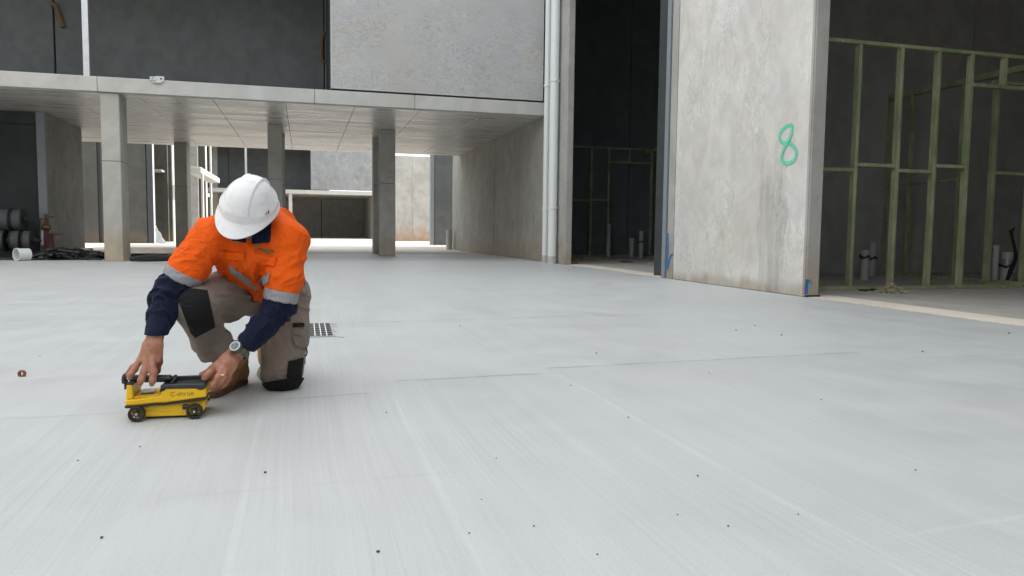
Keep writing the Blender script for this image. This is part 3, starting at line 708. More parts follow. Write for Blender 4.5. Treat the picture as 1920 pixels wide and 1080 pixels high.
# pebbles and crumbs scattered on the floor
def blobmesh(name, r, seed, sub=1, sq=.6):
    bm = bmesh.new(); bmesh.ops.create_icosphere(bm, subdivisions=sub, radius=r); rd = random.Random(seed)
    for v in bm.verts: v.co *= rd.uniform(.75, 1.25); v.co.z *= sq
    me = bpy.data.meshes.new(name); bm.to_mesh(me); bm.free(); me.materials.append(M['stone']); return me
peb = [blobmesh('pebble', 1, i) for i in range(4)]
PEB = [(497, 887, .008), (709, 1036, .008), (191, 1009, .007), (1632, 660, .011), (1465, 629, .011), (1415, 611, .010), (1892, 626, .014), (1587, 617, .012), (1178, 783, .006), (1308, 893, .006), (1118, 663, .009), (1026, 616, .010), (724, 774, .006), (1001, 987, .005), (903, 937, .004), (1040, 882, .005), (1497, 965, .004), (1365, 987, .005), (1730, 660, .012), (1656, 632, .012), (146, 864, .005), (262, 838, .005), (455, 700, .006), (1445, 838, .005), (1070, 723, .006), (640, 700, .005), (75, 668, .006), (810, 895, .004), (1717, 882, .005), (1540, 750, .006), (862, 612, .008), (1240, 640, .009), (1330, 700, .006), (930, 860, .004), (1120, 1040, .004), (752, 852, .004), (1012, 500, .02), (1066, 507, .02), (1075, 503, .016), (560, 900, .0035), (880, 1000, .004), (1270, 966, .0045), (1380, 620, .010)]
PEB = [q for i, q in enumerate(PEB) if i % 4 != 3]
for i, (x, y, r) in enumerate(PEB):
    o = bpy.data.objects.new('pebble', peb[i % 4]); COL.objects.link(o); p = G(x, y); o.location = (p.x, p.y, r*.45*.8)
    r *= .58; o.scale = (r, r*random.uniform(.7, 1.1), r); o.rotation_euler.z = random.uniform(0, 6)
    tag(o, 'tiny dark pebble lying loose on the pale concrete floor', 'pebble', 'pebbles scattered on the floor')
# rusty ring
p = G(40, 706)
ring = MB().pipe((p.x, p.y-.004, .014), (p.x+.004, p.y+.01, .012), .0165, .009, 20).build('steel_washer', 'rust', None, 0, True)
tag(ring, 'small rusty steel washer standing on the floor far left of the yellow scanner', 'washer')

# pvc offcut lying on its side, left
p = G(40, 489); 
r_ = .125
off = thing('pipe_offcut', (p.x, p.y+.1, 0), 'short off-white pipe offcut lying on its side at the left edge', 'pipe offcut')
a = Vector((p.x-.08, p.y-.02, r_+.001)); b = a+Vector((.17, .17, 0))
MB().pipe(a, b, r_, r_-.014, 36).build('pipe', 'pvc', off, 0, True)
MB().pipe(a-Vector((.004, .004, 0)), a+Vector((.03, .03, 0)), r_+.008, r_-.004, 36).build('rim', 'pvc', off, 0, True)

# copper water risers with brass valves
def riser(px_, py_, top, label, extra):
    g = G(px_, py_); x, y = g.x, min(g.y, 20.2); o = thing('water_riser', (x, y, 0), label, 'pipe riser', 'copper risers by the fin wall')
    z1 = PY(px_, top, y).z
    MB().tube([(x, y, 0), (x+.01, y, z1*.55), (x, y, z1)], .022, 10).build('riser_pipe', 'copper', o, 0, True)
    MB().tube(catmull([(x+.14, y, 0), (x+.11, y, z1*.3), (x+.10, y, z1*.50), (x+.16, y, z1*.53), (x+.30, y, z1*.53)], 4), .024, 8).build('branch_pipe', 'copper', o, 0, True)
    MB().tube([(x-.06, y+.02, .0), (x-.03, y+.02, z1*.45)], .022, 8).build('branch_pipe', 'rust', o, 0, True)
    MB().tube([(x, y, z1*.62), (x, y, z1*.66), (x, y, z1*.72), (x, y, z1*.76)], [.045, .085, .085, .045], 14).build('valve_body', 'brass', o, 0, True)
    MB().tube([(x-.01, y-.10, z1*.69), (x, y, z1*.69)], .022, 8).tube([(x-.02, y, z1*.96), (x+.15, y-.02, z1*.93)], .02, 8).build('valve_handle', 'brass', o, 0, True)
    MB().tube(catmull([(x-.15, y, z1*.88), (x-.17, y, z1*.6), (x-.12, y, z1*.5)], 4), .012, 6).tube([(x-.17, y, z1*.88), (x, y, z1*.88)], .012, 6).build('bypass_pipe', 'brass', o, 0, True)
    if extra:
        MB().tube([(x-.07, y-.03, .25), (x-.06, y-.03, z1*.6)], .03, 10).build('conduit', 'pvc', o, 0, True)
    return o
riser(107, 478, 402, 'copper riser with brass valve in front of the fin wall', False)
riser(161, 472, 402, 'copper riser with brass valve at the far edge of the fin wall', True)
g_ = G(163, 484); pvc_stub(g_.x, g_.y, 0, .22, .12, 'stubby grey pipe sleeve around the foot of the second copper riser', None)
g_ = G(143, 486); pvc_stub(g_.x, g_.y, 0, .13, .11, 'low grey pipe sleeve left of the taller sleeve near the front column', None)
# concrete-splashed mound at first riser
def heap(name, cx, cy, rx, ry, h, mat, label, cat, n=70, seed=1, kind='stuff', chip=(.04, .02, .012)):
    rd = random.Random(seed); mb = MB()
    for i in range(n):
        a = rd.uniform(0, 6.28); q = rd.random()**.6; x = cx+rx*q*math.cos(a); y = cy+ry*q*math.sin(a); z = h*(1-q)*rd.uniform(.3, 1)+chip[2]
        L = chip[0]*rd.uniform(.5, 1.6); t = rd.uniform(0, 3.14); dz = rd.uniform(-.4, .4)*L
        pts = [(x-math.cos(t)*L, y-math.sin(t)*L, max(chip[2], z-dz)), (x+rd.uniform(-1, 1)*L*.4, y+rd.uniform(-1, 1)*L*.4, z+L*.25), (x+math.cos(t)*L, y+math.sin(t)*L, max(chip[2], z+dz))]
        mb.tube(pts, [chip[1]*rd.uniform(.5, 1), chip[1], chip[1]*.6], 5)
    return tag(mb.build(name, mat, None), label, cat, kind=kind)
g1 = G(112, 481); heap('rubble_mound', g1.x, g1.y, .42, .25, .18, 'tar', 'small mound of dirt and rubble round the foot of the first copper riser', 'rubble', 110, 3, chip=(.09, .05, .03))
g1 = G(200, 476); heap('debris_pile', g1.x+.1, 18.3, .75, .6, .12, 'black', 'dark tangle of hoses and scraps behind the front column', 'debris', 90, 4, chip=(.22, .035, .03))
# black hoses lying behind the front column
def hose(pts, r, label):
    return tag(MB().tube(catmull([G(x, y, z) for x, y, z in pts], 5), r, 10).build('black_hose', 'rubber', None, 0, True), label, 'hose', 'black hoses behind the front column')
hose([(244, 480, .05), (270, 478, .06), (310, 482, .05), (340, 479, .06), (372, 480, .05)], .045, 'upper black hose in the bundle right of the front column')
hose([(246, 485.5, .05), (280, 486, .05), (320, 485, .05), (345, 486, .05), (380, 485, .05)], .055, 'fattest black hose lying nearest on the pale floor edge')
hose([(250, 475, .05), (262, 472, .08), (300, 476, .06), (335, 473, .06), (360, 477, .05)], .035, 'thin wavy black hose on the far side of the bundle')
hose([(255, 483, .10), (290, 480, .14), (330, 483, .12), (350, 481, .08)], .04, 'black hose lying on top of the other hoses')
hose([(60, 481.5, .03), (100, 483, .03), (150, 484, .04), (190, 486, .04)], .02, 'long thin black hose running along the dark floor edge at left')
# pallet-like sheet of plasterboard resting behind (pale plank)
pl0, pl1 = G(248, 470, .10), G(372, 470, .10)
tag(MB().box(pl0.x, pl1.x, 18.9, 19.25, .10, .24).build('concrete_plank', 'threshold', None, .01), 'pale slab plank lying flat behind the black hoses', 'plank')

# cable reels on a rack in front of the dark wall
rk = thing('reel_rack', (-6.9, 19.9, 0), 'dark steel rack with two long axles in front of the dark wall', 'rack')
yr = 19.75
zt_, zb_ = PY(40, 412, yr).z, PY(40, 451, yr).z
xa = PY(66, 412, yr).x
MB().tube([(xa-2.2, yr, zt_), (xa, yr, zt_)], .022, 8).build('axle', 'darksteel', rk, 0, True)
MB().tube([(xa-2.2, yr, zb_), (xa+.12, yr, zb_)], .022, 8).build('axle', 'darksteel', rk, 0, True)
for xx in (xa-.95, xa-2.1): MB().tube([(xx, yr+.35, 0), (xx, yr, zt_+.05), (xx, yr-.3, 0)], .025, 6).build('upright', 'darksteel', rk)
def reel(x, z, R, L, label):
    o = thing('cable_reel', (x, yr, 0), label, 'cable reel', 'reels on the dark rack')
    MB().pipe((x-L, yr, z), (x-.04, yr, z), R*.93, .025, 28).build('cable_winding', 'reelgrey', o, 0, True)
    MB().pipe((x-.04, yr, z), (x-.01, yr, z), R, .025, 28).build('flange', 'rubber', o, 0, True)
    MB().pipe((x-L-.03, yr, z), (x-L, yr, z), R, .025, 28).build('flange', 'rubber', o, 0, True)
    MB().pipe((x-.01, yr, z), (x+.05, yr, z), .07, .025, 20).build('hub', 'darksteel', o, 0, True)
xs_ = lambda p, q: PY(p, q, yr).x
reel(xs_(47, 412), zt_, .26, .22, 'right-hand reel on the upper axle of the rack')
reel(xs_(24, 410), zt_, .27, .26, 'left-hand reel on the upper axle, pale winding showing')
reel(xs_(64, 451), zb_, .25, .18, 'right-hand reel of the lower row')
reel(xs_(43, 451), zb_, .25, .2, 'middle reel of the lower row')
reel(xs_(14, 450), zb_, .26, .24, 'left-hand reel of the lower row at the photo edge')

# white film bag behind the columns
bg0 = G(303, 457); 
def bag():
    rd = random.Random(5); vs = []; n = 20; yb = 30.5; p = PY(292, 425, yb); q = PY(309, 452, yb); zz = PY(300, 456, yb).z
    mb = MB(); x0 = PY(292, 440, yb).x; x1 = PY(311, 440, yb).x; top = PY(292, 424, yb).z
    for i in range(9):
        t = i/8; hw = (x1-x0)*(.08+.92*t)/2; z = top*(1-t)+max(zz, 0)*t; cx_ = x0+hw+rd.uniform(-.02, .02)
        for j in range(n):
            a = 2*math.pi*j/n; k = 1+rd.uniform(-.18, .18); vs.append((cx_+hw*k*math.cos(a), yb+hw*.7*k*math.sin(a), max(.0, z+rd.uniform(-.02, .02))))
    fs = [(i*n+j, i*n+(j+1) % n, (i+1)*n+(j+1) % n, (i+1)*n+j) for i in range(8) for j in range(n)]+[tuple(range(n))]
    mb.add(vs, fs); return mb.build('plastic_bag', 'bag', None)
tag(bag(), 'crumpled white plastic bag slumped against a jamb in the rear yard', 'plastic bag')

# ---------------------------------------------------------------- timber stud frames
def frame_x(parent, y, z1, studs, x0, x1, head=None, nog=(), d=.085, t=.048):
    o = parent
    box('bottom_plate', 'timber', o, x0, x1, y, y+d, .005, .05, .003)
    box('top_plate', 'timber', o, x0, x1, y, y+d, z1-.045, z1, .003)
    for s in studs: box('stud', 'timber', o, s-t/2, s+t/2, y+.001, y+d-.001, .051, z1-.046, .003)
    for (a, b, z) in nog: box('noggin', 'timber', o, a+t/2+.001, b-t/2-.001, y+.003, y+d-.003, z, z+.045, .003)
YFB = 8.07
zt1 = PY(1750, 88, YFB).z
fB = thing('stud_wall_frame', (8, YFB, 0), 'green-tinted timber stud wall frame just inside the big opening on the right', 'stud frame')
st = [PY(p, 300, YFB).x for p in (1606, 1684, 1753.5, 1815)]
x0 = XR+TH+.01
pitch = st[1]-st[0]
zn = [PY(1575, 321, YFB).z, PY(1645, 313, YFB).z, PY(1715, 324, YFB).z, PY(1785, 315, YFB).z]
frame_x(fB, YFB, zt1, st+[PY(2130, 300, YFB).x], x0, PY(2300, 300, YFB).x, nog=[(x0-.024, st[0], zn[0]), (st[0], st[1], zn[1]), (st[1], st[2], zn[2]), (st[2], st[3], zn[3])])
zh = PY(1870, 158, YFB).z
box('door_head', 'timber', fB, st[3]+.026, PY(2130, 300, YFB).x-.026, YFB+.004, YFB+.082, zh-.05, zh, .003)
cxs = PY(1887, 130, YFB).x
box('cripple_stud', 'timber', fB, cxs-.024, cxs+.024, YFB+.002, YFB+.084, zh+.002, zt1-.047, .003)
# frame running back to the party wall
fC = thing('stud_wall_frame', (9.6, 9.8, 0), 'darker timber stud frame running back to the party wall, seen through the front frame', 'stud frame')
xc = G(1655, 514).x; xc = G(1850, 530).x if False else xc
zc = 2.75
yc = G(1648, 514); 
XCc = G(1760, 522.5).x; y_far = 11.3; y_near = 8.2
zc = PX(1800, 148, XCc).z
box('bottom_plate', 'timber', fC, XCc, XCc+.085, y_near, PX(1648, 300, XCc).y, .005, .05, .003)
box('top_plate', 'timber', fC, XCc, XCc+.085, 6.0, PX(1652, 300, XCc).y, zc-.09, zc, .003)
for p in (1659, 1701, 1795):
    yy = PX(p, 300, XCc).y
    box('stud', 'timber', fC, XCc+.001, XCc+.084, yy-.045, yy, .051, zc-.091, .003)
for pa, pb, py_ in ((1659, 1701, 347), (1701, 1795, 343)):
    ya, yb = PX(pa, 300, XCc).y, PX(pb, 300, XCc).y
    zz = PX((pa+pb)/2, py_, XCc).z
    box('noggin', 'timber', fC, XCc+.002, XCc+.083, yb+.001, ya-.046, zz, zz+.045, .003)
fD = thing('stud_wall_frame', (11, 9.4, 0), 'timber stud frame deepest at the right edge, behind the taped pipe stub', 'stud frame')
yd = G(1890, 534).y
frame_x(fD, yd, PY(1865, 150, yd).z, [PY(p, 300, yd).x for p in (1866, 1935)], PY(1860, 300, yd).x, PY(2150, 300, yd).x, nog=[(PY(1866, 300, yd).x, PY(1935, 300, yd).x, PY(1890, 328, yd).z)], t=.06)

# frames in the dark middle unit
YA = 20.4
fA = thing('stud_wall_frame', (9, YA, 0), 'dark timber stud frame at the back of the middle bay', 'stud frame')
za = PY(1150, 276, YA).z
xsA = [PY(p, 380, YA).x for p in (1108, 1141, 1221)]
zna = PY(1100, 377, YA).z
frame_x(fA, YA, za, xsA, XR+TH+.01, PY(1230, 300, YA).x, nog=[(XR+TH, xsA[0], zna), (xsA[0], xsA[1], zna+.02)], t=.07)
zha = PY(1180, 303, YA).z
box('door_head', 'timber', fA, xsA[1]+.036, xsA[2]-.036, YA+.004, YA+.082, zha-.05, zha, .003)
cxa = PY(1181, 290, YA).x; box('cripple_stud', 'timber', fA, cxa-.03, cxa+.03, YA+.002, YA+.084, zha+.002, za-.047, .003)
fE = thing('stud_wall_frame', (10.4, 18, 0), 'dark timber frame running forward from the back of the middle bay', 'stud frame')
xe = PY(1226, 380, 19).x
xe = 9.55
box('top_plate', 'timber', fE, xe, xe+.085, 14.5, YA-.05, za-.16, za-.07, .003)
box('bottom_plate', 'timber', fE, xe, xe+.085, 14.5, YA-.05, .005, .05, .003)
for q in (15.2, 16.2, 17.2, 18.3, 19.4): box('stud', 'timber', fE, xe+.001, xe+.084, q, q+.048, .051, za-.161, .003)

# pipe stubs in the units
def at(px_, py_): g = G(px_, py_); return g.x, g.y
x, y = at(1620, 526); pvc_stub(x, y, .004, PY(1620, 470, y).z, .062, 'front white pipe stub with black tape near its top, inside the right opening', 'taped stubs in the right bay', 'pvcdirty', .78)
x, y = at(1634, 518); pvc_stub(x, y, .004, PY(1634, 456, y).z, .062, 'taller white pipe stub standing just behind the front taped one', 'taped stubs in the right bay', 'pvcdirty', .55)
x, y = at(1864, 530); pvc_stub(x, y, .004, PY(1864, 461, y).z, .045, 'slim white pipe stub left of the bundle of cables', None, 'pvcdirty')
x, y = at(1886, 529)
ps = pvc_stub(x, y, .004, PY(1886, 474, y).z, .085, 'fat white pipe stub wrapped in silver and black tape', None, 'pvcdirty', .55)
h_ = PY(1886, 474, y).z
MB().pipe((x, y, h_*.52), (x, y, h_*.8), .093, .086).build('tape_band', 'tape', ps, 0, True)
xe1 = PY(1899, 440, y-.1)
for i in range(5):
    o_ = (i-2)*.018
    tag(MB().tube(catmull([(x-.10+o_*.5, y-.1, .01), (x-.03+o_, y-.11, h_*.5), (x+.05+o_*.6, y-.1, h_*.9), (xe1.x+o_*.5, y-.08, xe1.z), (xe1.x+o_*1.6+.02, y-.06, xe1.z+.06+.012*i)], 5), .012, 6).build('electric_cable', 'rubber', None, 0, True),
        'black electric cable strapped upright to the taped pipe stub', 'cable', 'cables strapped to the fat stub')
x, y = at(1086, 474); pvc_stub(x, 20.0, .004, .55, .07, 'dim grey pipe stub at the left of the dark middle bay', None)
x, y = at(1141, 474); pvc_stub(PY(1141, 450, 20.1).x, 20.1, .004, .95, .06, 'tall dim grey pipe stub beside the timber stud in the middle bay', None)
pvc_stub(PY(1202, 460, 19.6).x, 19.6, .004, .75, .06, 'dim grey pipe stub near the right side of the middle bay', None, tape=.6)
# tangles of yellow and black strapping
x, y = at(1671, 549); heap('strapping_pile', x, y, .20, .16, .12, 'straps', 'tangled heap of pale yellow strapping offcuts on the sill of the right opening', 'offcuts', 150, 11, kind='stuff', chip=(.026, .0075, .006))
x, y = at(1632, 546.5); heap('cable_scraps', x, y, .16, .06, .02, 'rubber', 'black cable scraps lying left of the yellow strapping heap', 'scraps', 26, 12, chip=(.03, .008, .008))
x, y = at(1100, 489); heap('strapping_pile', x, y, .28, .22, .07, 'straps', 'small dull heap of offcuts on the sill of the middle bay', 'offcuts', 90, 13, chip=(.03, .009, .008))
x, y = at(1236, 494); tag(heap('plaster_crumbs', x-.05, y, .22, .05, .01, 'chalk', 'streak of white plaster crumbs on the floor beside the middle bay jamb', 'crumbs', 30, 14, chip=(.02, .01, .006)))
x, y = at(1172, 492); tag(heap('wood_scraps', x, y, .22, .04, .01, 'tar', 'dark scraps on the floor in the centre of the middle bay', 'scraps', 20, 15, chip=(.04, .01, .006)))
# ================================================================== ORGANIC SURFACES
def hash3(ix, iy, iz, seed):
    h = (ix*374761393 + iy*668265263 + iz*2147483647 + seed*974634777) & 0xffffffff
    h = ((h ^ (h >> 13))*1274126177) & 0xffffffff
    return ((h ^ (h >> 16)) & 0xffff)/65535.0
def vnoise(P, seed=0):
    i = np.floor(P).astype(np.int64); f = P-i; f = f*f*(3-2*f); r = 0
    for dx in (0, 1):
        for dy in (0, 1):
            for dz in (0, 1):
                wgt = (f[:, 0] if dx else 1-f[:, 0])*(f[:, 1] if dy else 1-f[:, 1])*(f[:, 2] if dz else 1-f[:, 2])
                r = r+wgt*hash3(i[:, 0]+dx, i[:, 1]+dy, i[:, 2]+dz, seed)
    return r
def fbm(P, seed=0, o=3):
    r = 0; a = .5; s = 0
    for k in range(o): r = r+a*vnoise(P*(2**k)+k*7.3, seed+k); s += a; a *= .5
    return r/s
def ridge(n): return 1-np.abs(2*n-1)
def sstep(x, a, b): t = np.clip((x-a)/(b-a), 0, 1); return t*t*(3-2*t)

class Field:
    """a solid modelled as a signed distance on a grid, skinned into ONE continuous mesh"""
    def __init__(s, lo, hi, h):
        s.lo = np.array(lo, float); s.h = h; s.n = np.ceil((np.array(hi)-s.lo)/h).astype(int)+1
        s.D = np.full(s.n, 1.0, np.float32)
    def sub(s, lo, hi):
        a = np.clip(np.floor((np.array(lo)-s.lo)/s.h).astype(int), 0, s.n); b = np.clip(np.ceil((np.array(hi)-s.lo)/s.h).astype(int)+1, 0, s.n)
        g = [s.lo[i]+np.arange(a[i], b[i])*s.h for i in range(3)]
        X, Y, Z = np.meshgrid(*g, indexing='ij'); return tuple(slice(a[i], b[i]) for i in range(3)), np.stack([X, Y, Z], -1).astype(np.float32)
    def join(s, sl, d, k):
        A = s.D[sl]
        if k > 0:
            hh = np.clip(.5+.5*(A-d)/k, 0, 1); s.D[sl] = A+(d-A)*hh-k*hh*(1-hh)
        else: s.D[sl] = np.minimum(A, d)
    def cone(s, a, b, ra, rb, k=.015, flat=None, clip=(), op='add'):
        a = np.array(a, float); b = np.array(b, float); m = max(ra, rb)*(1.0 if flat is None else max(1, flat[1]))+k+.012
        sl, P = s.sub(np.minimum(a, b)-m, np.maximum(a, b)+m)
        ab = b-a; L = max(ab@ab, 1e-9); t = np.clip(((P-a)@ab)/L, 0, 1); v = P-(a+t[..., None]*ab)
        if flat is not None:
            n = np.array(flat[0], float); n /= np.linalg.norm(n); c = v@n; v = v+(c/flat[1]-c)[..., None]*n
        d = np.sqrt((v*v).sum(-1))-(ra+(rb-ra)*t)
        for (p, n) in clip: d = np.maximum(d, (P-np.array(p))@(np.array(n)/np.linalg.norm(n)))
        if op == 'add': s.join(sl, d, k)
        else:
            A = s.D[sl]; hh = np.clip(.5-.5*(A+d)/max(k, 1e-4), 0, 1); s.D[sl] = A+(-d-A)*hh+k*hh*(1-hh)
    def chain(s, pts, rs, k=.015, flat=None, clip=()):
        for i in range(len(pts)-1): s.cone(pts[i], pts[i+1], rs[i], rs[i+1], k if i == 0 else max(k, .01), flat, clip)
    def ell(s, c, r, R=None, k=.015, op='add', clip=()):
        c = np.array(c, float); r = np.array(r, float); m = r.max()+k+.012
        sl, P = s.sub(c-m, c+m); q = P-c
        if R is not None: q = q@np.array(R)   # columns of R are the ellipsoid axes
        k0 = np.sqrt(((q/r)**2).sum(-1)); k1 = np.sqrt(((q/r**2)**2).sum(-1))+1e-6; d = k0*(k0-1)/k1
        for (p, n) in clip: d = np.maximum(d, (P-np.array(p))@(np.array(n)/np.linalg.norm(n)))
        if op == 'add': s.join(sl, d, k)
        else:
            A = s.D[sl]; hh = np.clip(.5-.5*(A+d)/max(k, 1e-4), 0, 1); s.D[sl] = A+(-d-A)*hh+k*hh*(1-hh)
    def clipall(s, p, n):
        n = np.array(n, float); n /= np.linalg.norm(n); p = np.array(p, float)
        g = [s.lo[i]+np.arange(s.n[i])*s.h for i in range(3)]
        d = ((g[0]-p[0])*n[0])[:, None, None]+((g[1]-p[1])*n[1])[None, :, None]+((g[2]-p[2])*n[2])[None, None, :]
        s.D = np.maximum(s.D, d.astype(np.float32))
    def mesh(s, name, mat, parent, disp=None, relax=2, keep=None):
        D = s.D; sg = D < 0; c = np.zeros(np.array(D.shape)-1, bool); full = np.ones_like(c)
        for dx in (0, 1):
            for dy in (0, 1):
                for dz in (0, 1):
                    q = sg[dx:D.shape[0]-1+dx, dy:D.shape[1]-1+dy, dz:D.shape[2]-1+dz]; c |= q; full &= q
        act = c & ~full; idx = np.full(act.shape, -1, np.int64); ii = np.argwhere(act); idx[act] = np.arange(len(ii))
        V = np.zeros((len(ii), 3)); W = np.zeros(len(ii))
        for ax in range(3):
            o1, o2 = [a for a in range(3) if a != ax]
            for u in (0, 1):
                for v in (0, 1):
                    p = ii.copy(); p[:, o1] += u; p[:, o2] += v; q = p.copy(); q[:, ax] += 1
                    a = D[p[:, 0], p[:, 1], p[:, 2]]; b = D[q[:, 0], q[:, 1], q[:, 2]]; m = (a < 0) != (b < 0)
                    t = np.where(m, a/np.where(m, a-b, 1), 0); pt = p.astype(float); pt[:, ax] += t
                    V[m] += pt[m]; W[m] += 1
        V /= W[:, None]; V = s.lo+V*s.h; F = []
        for ax in range(3):
            o1, o2 = (ax+1) % 3, (ax+2) % 3
            slA = [slice(None)]*3; slB = [slice(None)]*3; slA[ax] = slice(0, -1); slB[ax] = slice(1, None)
            A = sg[tuple(slA)]; B = sg[tuple(slB)]; e = np.argwhere(A != B)
            e = e[(e[:, o1] > 0) & (e[:, o2] > 0) & (e[:, o1] < D.shape[o1]-1) & (e[:, o2] < D.shape[o2]-1)]
            inside = A[e[:, 0], e[:, 1], e[:, 2]]
            def g(u, v):
                q = e.copy(); q[:, o1] -= u; q[:, o2] -= v; return idx[q[:, 0], q[:, 1], q[:, 2]]
            Q = np.stack([g(0, 0), g(1, 0), g(1, 1), g(0, 1)], 1); Q[~inside] = Q[~inside][:, ::-1]; F.append(Q)
        F = np.concatenate(F); F = F[(F >= 0).all(1)]
        E = np.concatenate([F[:, [0, 1]], F[:, [1, 2]], F[:, [2, 3]], F[:, [3, 0]]])
        for it in range(relax):
            acc = np.zeros_like(V); cnt = np.zeros(len(V))
            for k in range(3):
                acc[:, k] = np.bincount(E[:, 0], V[E[:, 1], k], len(V))+np.bincount(E[:, 1], V[E[:, 0], k], len(V))
            cnt = np.bincount(E[:, 0], minlength=len(V))+np.bincount(E[:, 1], minlength=len(V))
            V = V*.5+.5*acc/np.maximum(cnt, 1)[:, None]
        if disp is not None:
            n1 = np.cross(V[F[:, 2]]-V[F[:, 0]], V[F[:, 3]]-V[F[:, 1]]); N = np.zeros_like(V)
            for k in range(4):
                for j in range(3): N[:, j] += np.bincount(F[:, k], n1[:, j], len(V))
            N /= np.linalg.norm(N, axis=1)[:, None]+1e-12
            V = V+N*disp(V, N)[:, None]
        me = bpy.data.meshes.new(name); me.vertices.add(len(V)); me.vertices.foreach_set('co', V.ravel())
        me.loops.add(len(F)*4); me.loops.foreach_set('vertex_index', F.ravel()); me.polygons.add(len(F))
        me.polygons.foreach_set('loop_start', np.arange(0, len(F)*4, 4)); me.polygons.foreach_set('loop_total', np.full(len(F), 4))
        me.polygons.foreach_set('use_smooth', np.ones(len(F), bool)); me.update(calc_edges=True)
        return link(name, me, mat, parent)
def P3(x, y, Y): return np.array(PY(x, y, Y))
def unit(v): v = np.array(v, float); return v/np.linalg.norm(v)

# ================================================================== GROUND SCANNER
YS = 2.94
def dv(a, b, Y=YS): p = PY(220+a/9, 680+b/9, Y); return p.x, p.z
sc = thing('ground_scanner', (-.47, 3.02, 0), 'yellow ground scanner on four black wheels with black carry handle, pushed by the worker', 'scanner')
DP = .155
def profile(name, pts, mat, y0=YS, y1=YS+DP, parent=sc, bevel=.004, smooth=False):
    return MB().prism([dv(a, b) for a, b in pts], 'y', y0, y1).build(name, mat, parent, bevel, smooth, 2)
lower = profile('lower_housing', [(185, 790), (340, 770), (620, 722), (830, 722), (1180, 672), (1478, 640), (1478, 780), (1400, 890), (1200, 905), (480, 930), (225, 930), (185, 800)], 'yellow', YS+.012, YS+DP-.012)
profile('base_plate', [(470, 932), (1200, 906), (1400, 892), (1400, 905), (1200, 922), (470, 945)], 'black', YS+.02, YS+DP-.02, bevel=.001)
profile('seal_strip', [(125, 735), (330, 728), (620, 688), (800, 684), (1180, 632), (1495, 588), (1495, 622), (1180, 668), (800, 718), (620, 722), (330, 762), (160, 772), (128, 765)], 'black', YS-.003, YS+DP+.003, bevel=.0015)
up = profile('upper_housing', [(130, 632), (350, 612), (610, 572), (720, 566), (735, 470), (735, 440), (1478, 425), (1500, 470), (1500, 585), (1180, 630), (800, 682), (620, 686), (330, 726), (128, 733)], 'yellow', YS, YS+DP, bevel=.006)
profile('front_post', [(150, 378), (245, 380), (262, 560), (262, 622), (132, 634)], 'yellow', YS+.004, YS+DP-.004, bevel=.006)
profile('deck', [(262, 588), (600, 562), (640, 545), (722, 545), (722, 570), (610, 576), (262, 618)], 'yellow', YS+.008, YS+DP-.008, bevel=.004)
# sloping brace between deck and post at the back, label on deck
q = [dv(335, 583), dv(590, 562)]
MB().add([(q[0][0], YS+.04, q[0][1]+.006), (q[1][0], YS+.04, q[1][1]+.006), (q[1][0]-.006, YS+.12, q[1][1]+.006), (q[0][0]-.004, YS+.12, q[0][1]+.006)], [(0, 1, 2, 3)]).build('rating_label', 'label', sc)
# tray: rim, recessed floor
r0 = [dv(735, 440)[0], dv(1470, 430)[0]]; zt2 = dv(1100, 362)[1]; zb2 = dv(1100, 432)[1]
mb = MB()
mb.prism([dv(715, 500), dv(735, 372), dv(1490, 350), dv(1482, 425), dv(1455, 458), dv(1365, 458), dv(1335, 430), dv(815, 440), (dv(790, 478)), (dv(735, 480)), (dv(732, 500))], 'y', YS-.004, YS+.014)
mb.box(r0[0], r0[0]+.022, YS+.014, YS+DP-.012, zb2, zt2-.001).box(r0[1]-.012, r0[1]+.004, YS+.014, YS+DP-.012, zb2, zt2+.001)
mb.box(r0[0], r0[1]+.004, YS+DP-.012, YS+DP+.002, zb2-.01, zt2+.003)
mb.build('tray_rim', 'tray', sc, .003)
box('tray_floor', 'screen', sc, r0[0]+.022, r0[1]-.012, YS+.014, YS+DP-.012, zb2, zt2-.012, .001)
box('tray_divider', 'tray', sc, r0[0]+.028, r0[0]+.036, YS+.02, YS+DP-.014, zt2-.012, zt2+.005, .002)
box('tray_latch', 'tray', sc, dv(835, 230)[0], dv(900, 230)[0], YS+DP-.016, YS+DP, zt2+.004, dv(860, 205, YS+DP)[1], .003)
# handle bar
hz = (dv(400, 225)[1]+dv(400, 372)[1])/2-.004; YH = YS+.055
h0 = dv(150, 300)[0]; h1 = r0[0]+.02
hb = Field((h0-.03, YH-.04, hz-.04), (h1+.03, YH+.05, hz+.04), .0022)
hb.cone((h0+.012, YH, hz+.001), (h1, YH, hz-.003), .0145, .0135, 0, flat=((0, 1, 0), 1.45))
handle = hb.mesh('handle', 'black', sc, relax=1)
box('handle_mount', 'tray', sc, h0+.001, h0+.022, YS+.006, YS+DP-.01, dv(150, 382)[1]-.002, dv(150, 340)[1], .003)
# strap buckle drooping at the left end
bk = thing('x', (0, 0, 0), None, None); bpy.data.objects.remove(bk)
x0_, z0_ = dv(135, 250); 
mb = MB().tube(catmull([(x0_+.006, YH, dv(0, 250)[1]), (dv(75, 0)[0], YH, dv(0, 275)[1]), (dv(55, 0)[0], YH, dv(0, 330)[1]), (dv(58, 0)[0], YH, dv(0, 400)[1])], 4), .011, 8)
strap = mb.build('strap', 'black', sc, 0, True)
mb = MB().box(dv(62, 0)[0], dv(140, 0)[0], YH-.02, YH-.012, dv(0, 372)[1], dv(0, 362)[1]).box(dv(62, 0)[0], dv(140, 0)[0], YH-.02, YH+.02, dv(0, 420)[1], dv(0, 400)[1])
for a in (70, 100, 130): mb.box(dv(a, 0)[0]-.0018, dv(a, 0)[0]+.0018, YH-.018, YH-.006, dv(0, 498)[1], dv(0, 372)[1])
mb.build('buckle', 'black', strap, .001)
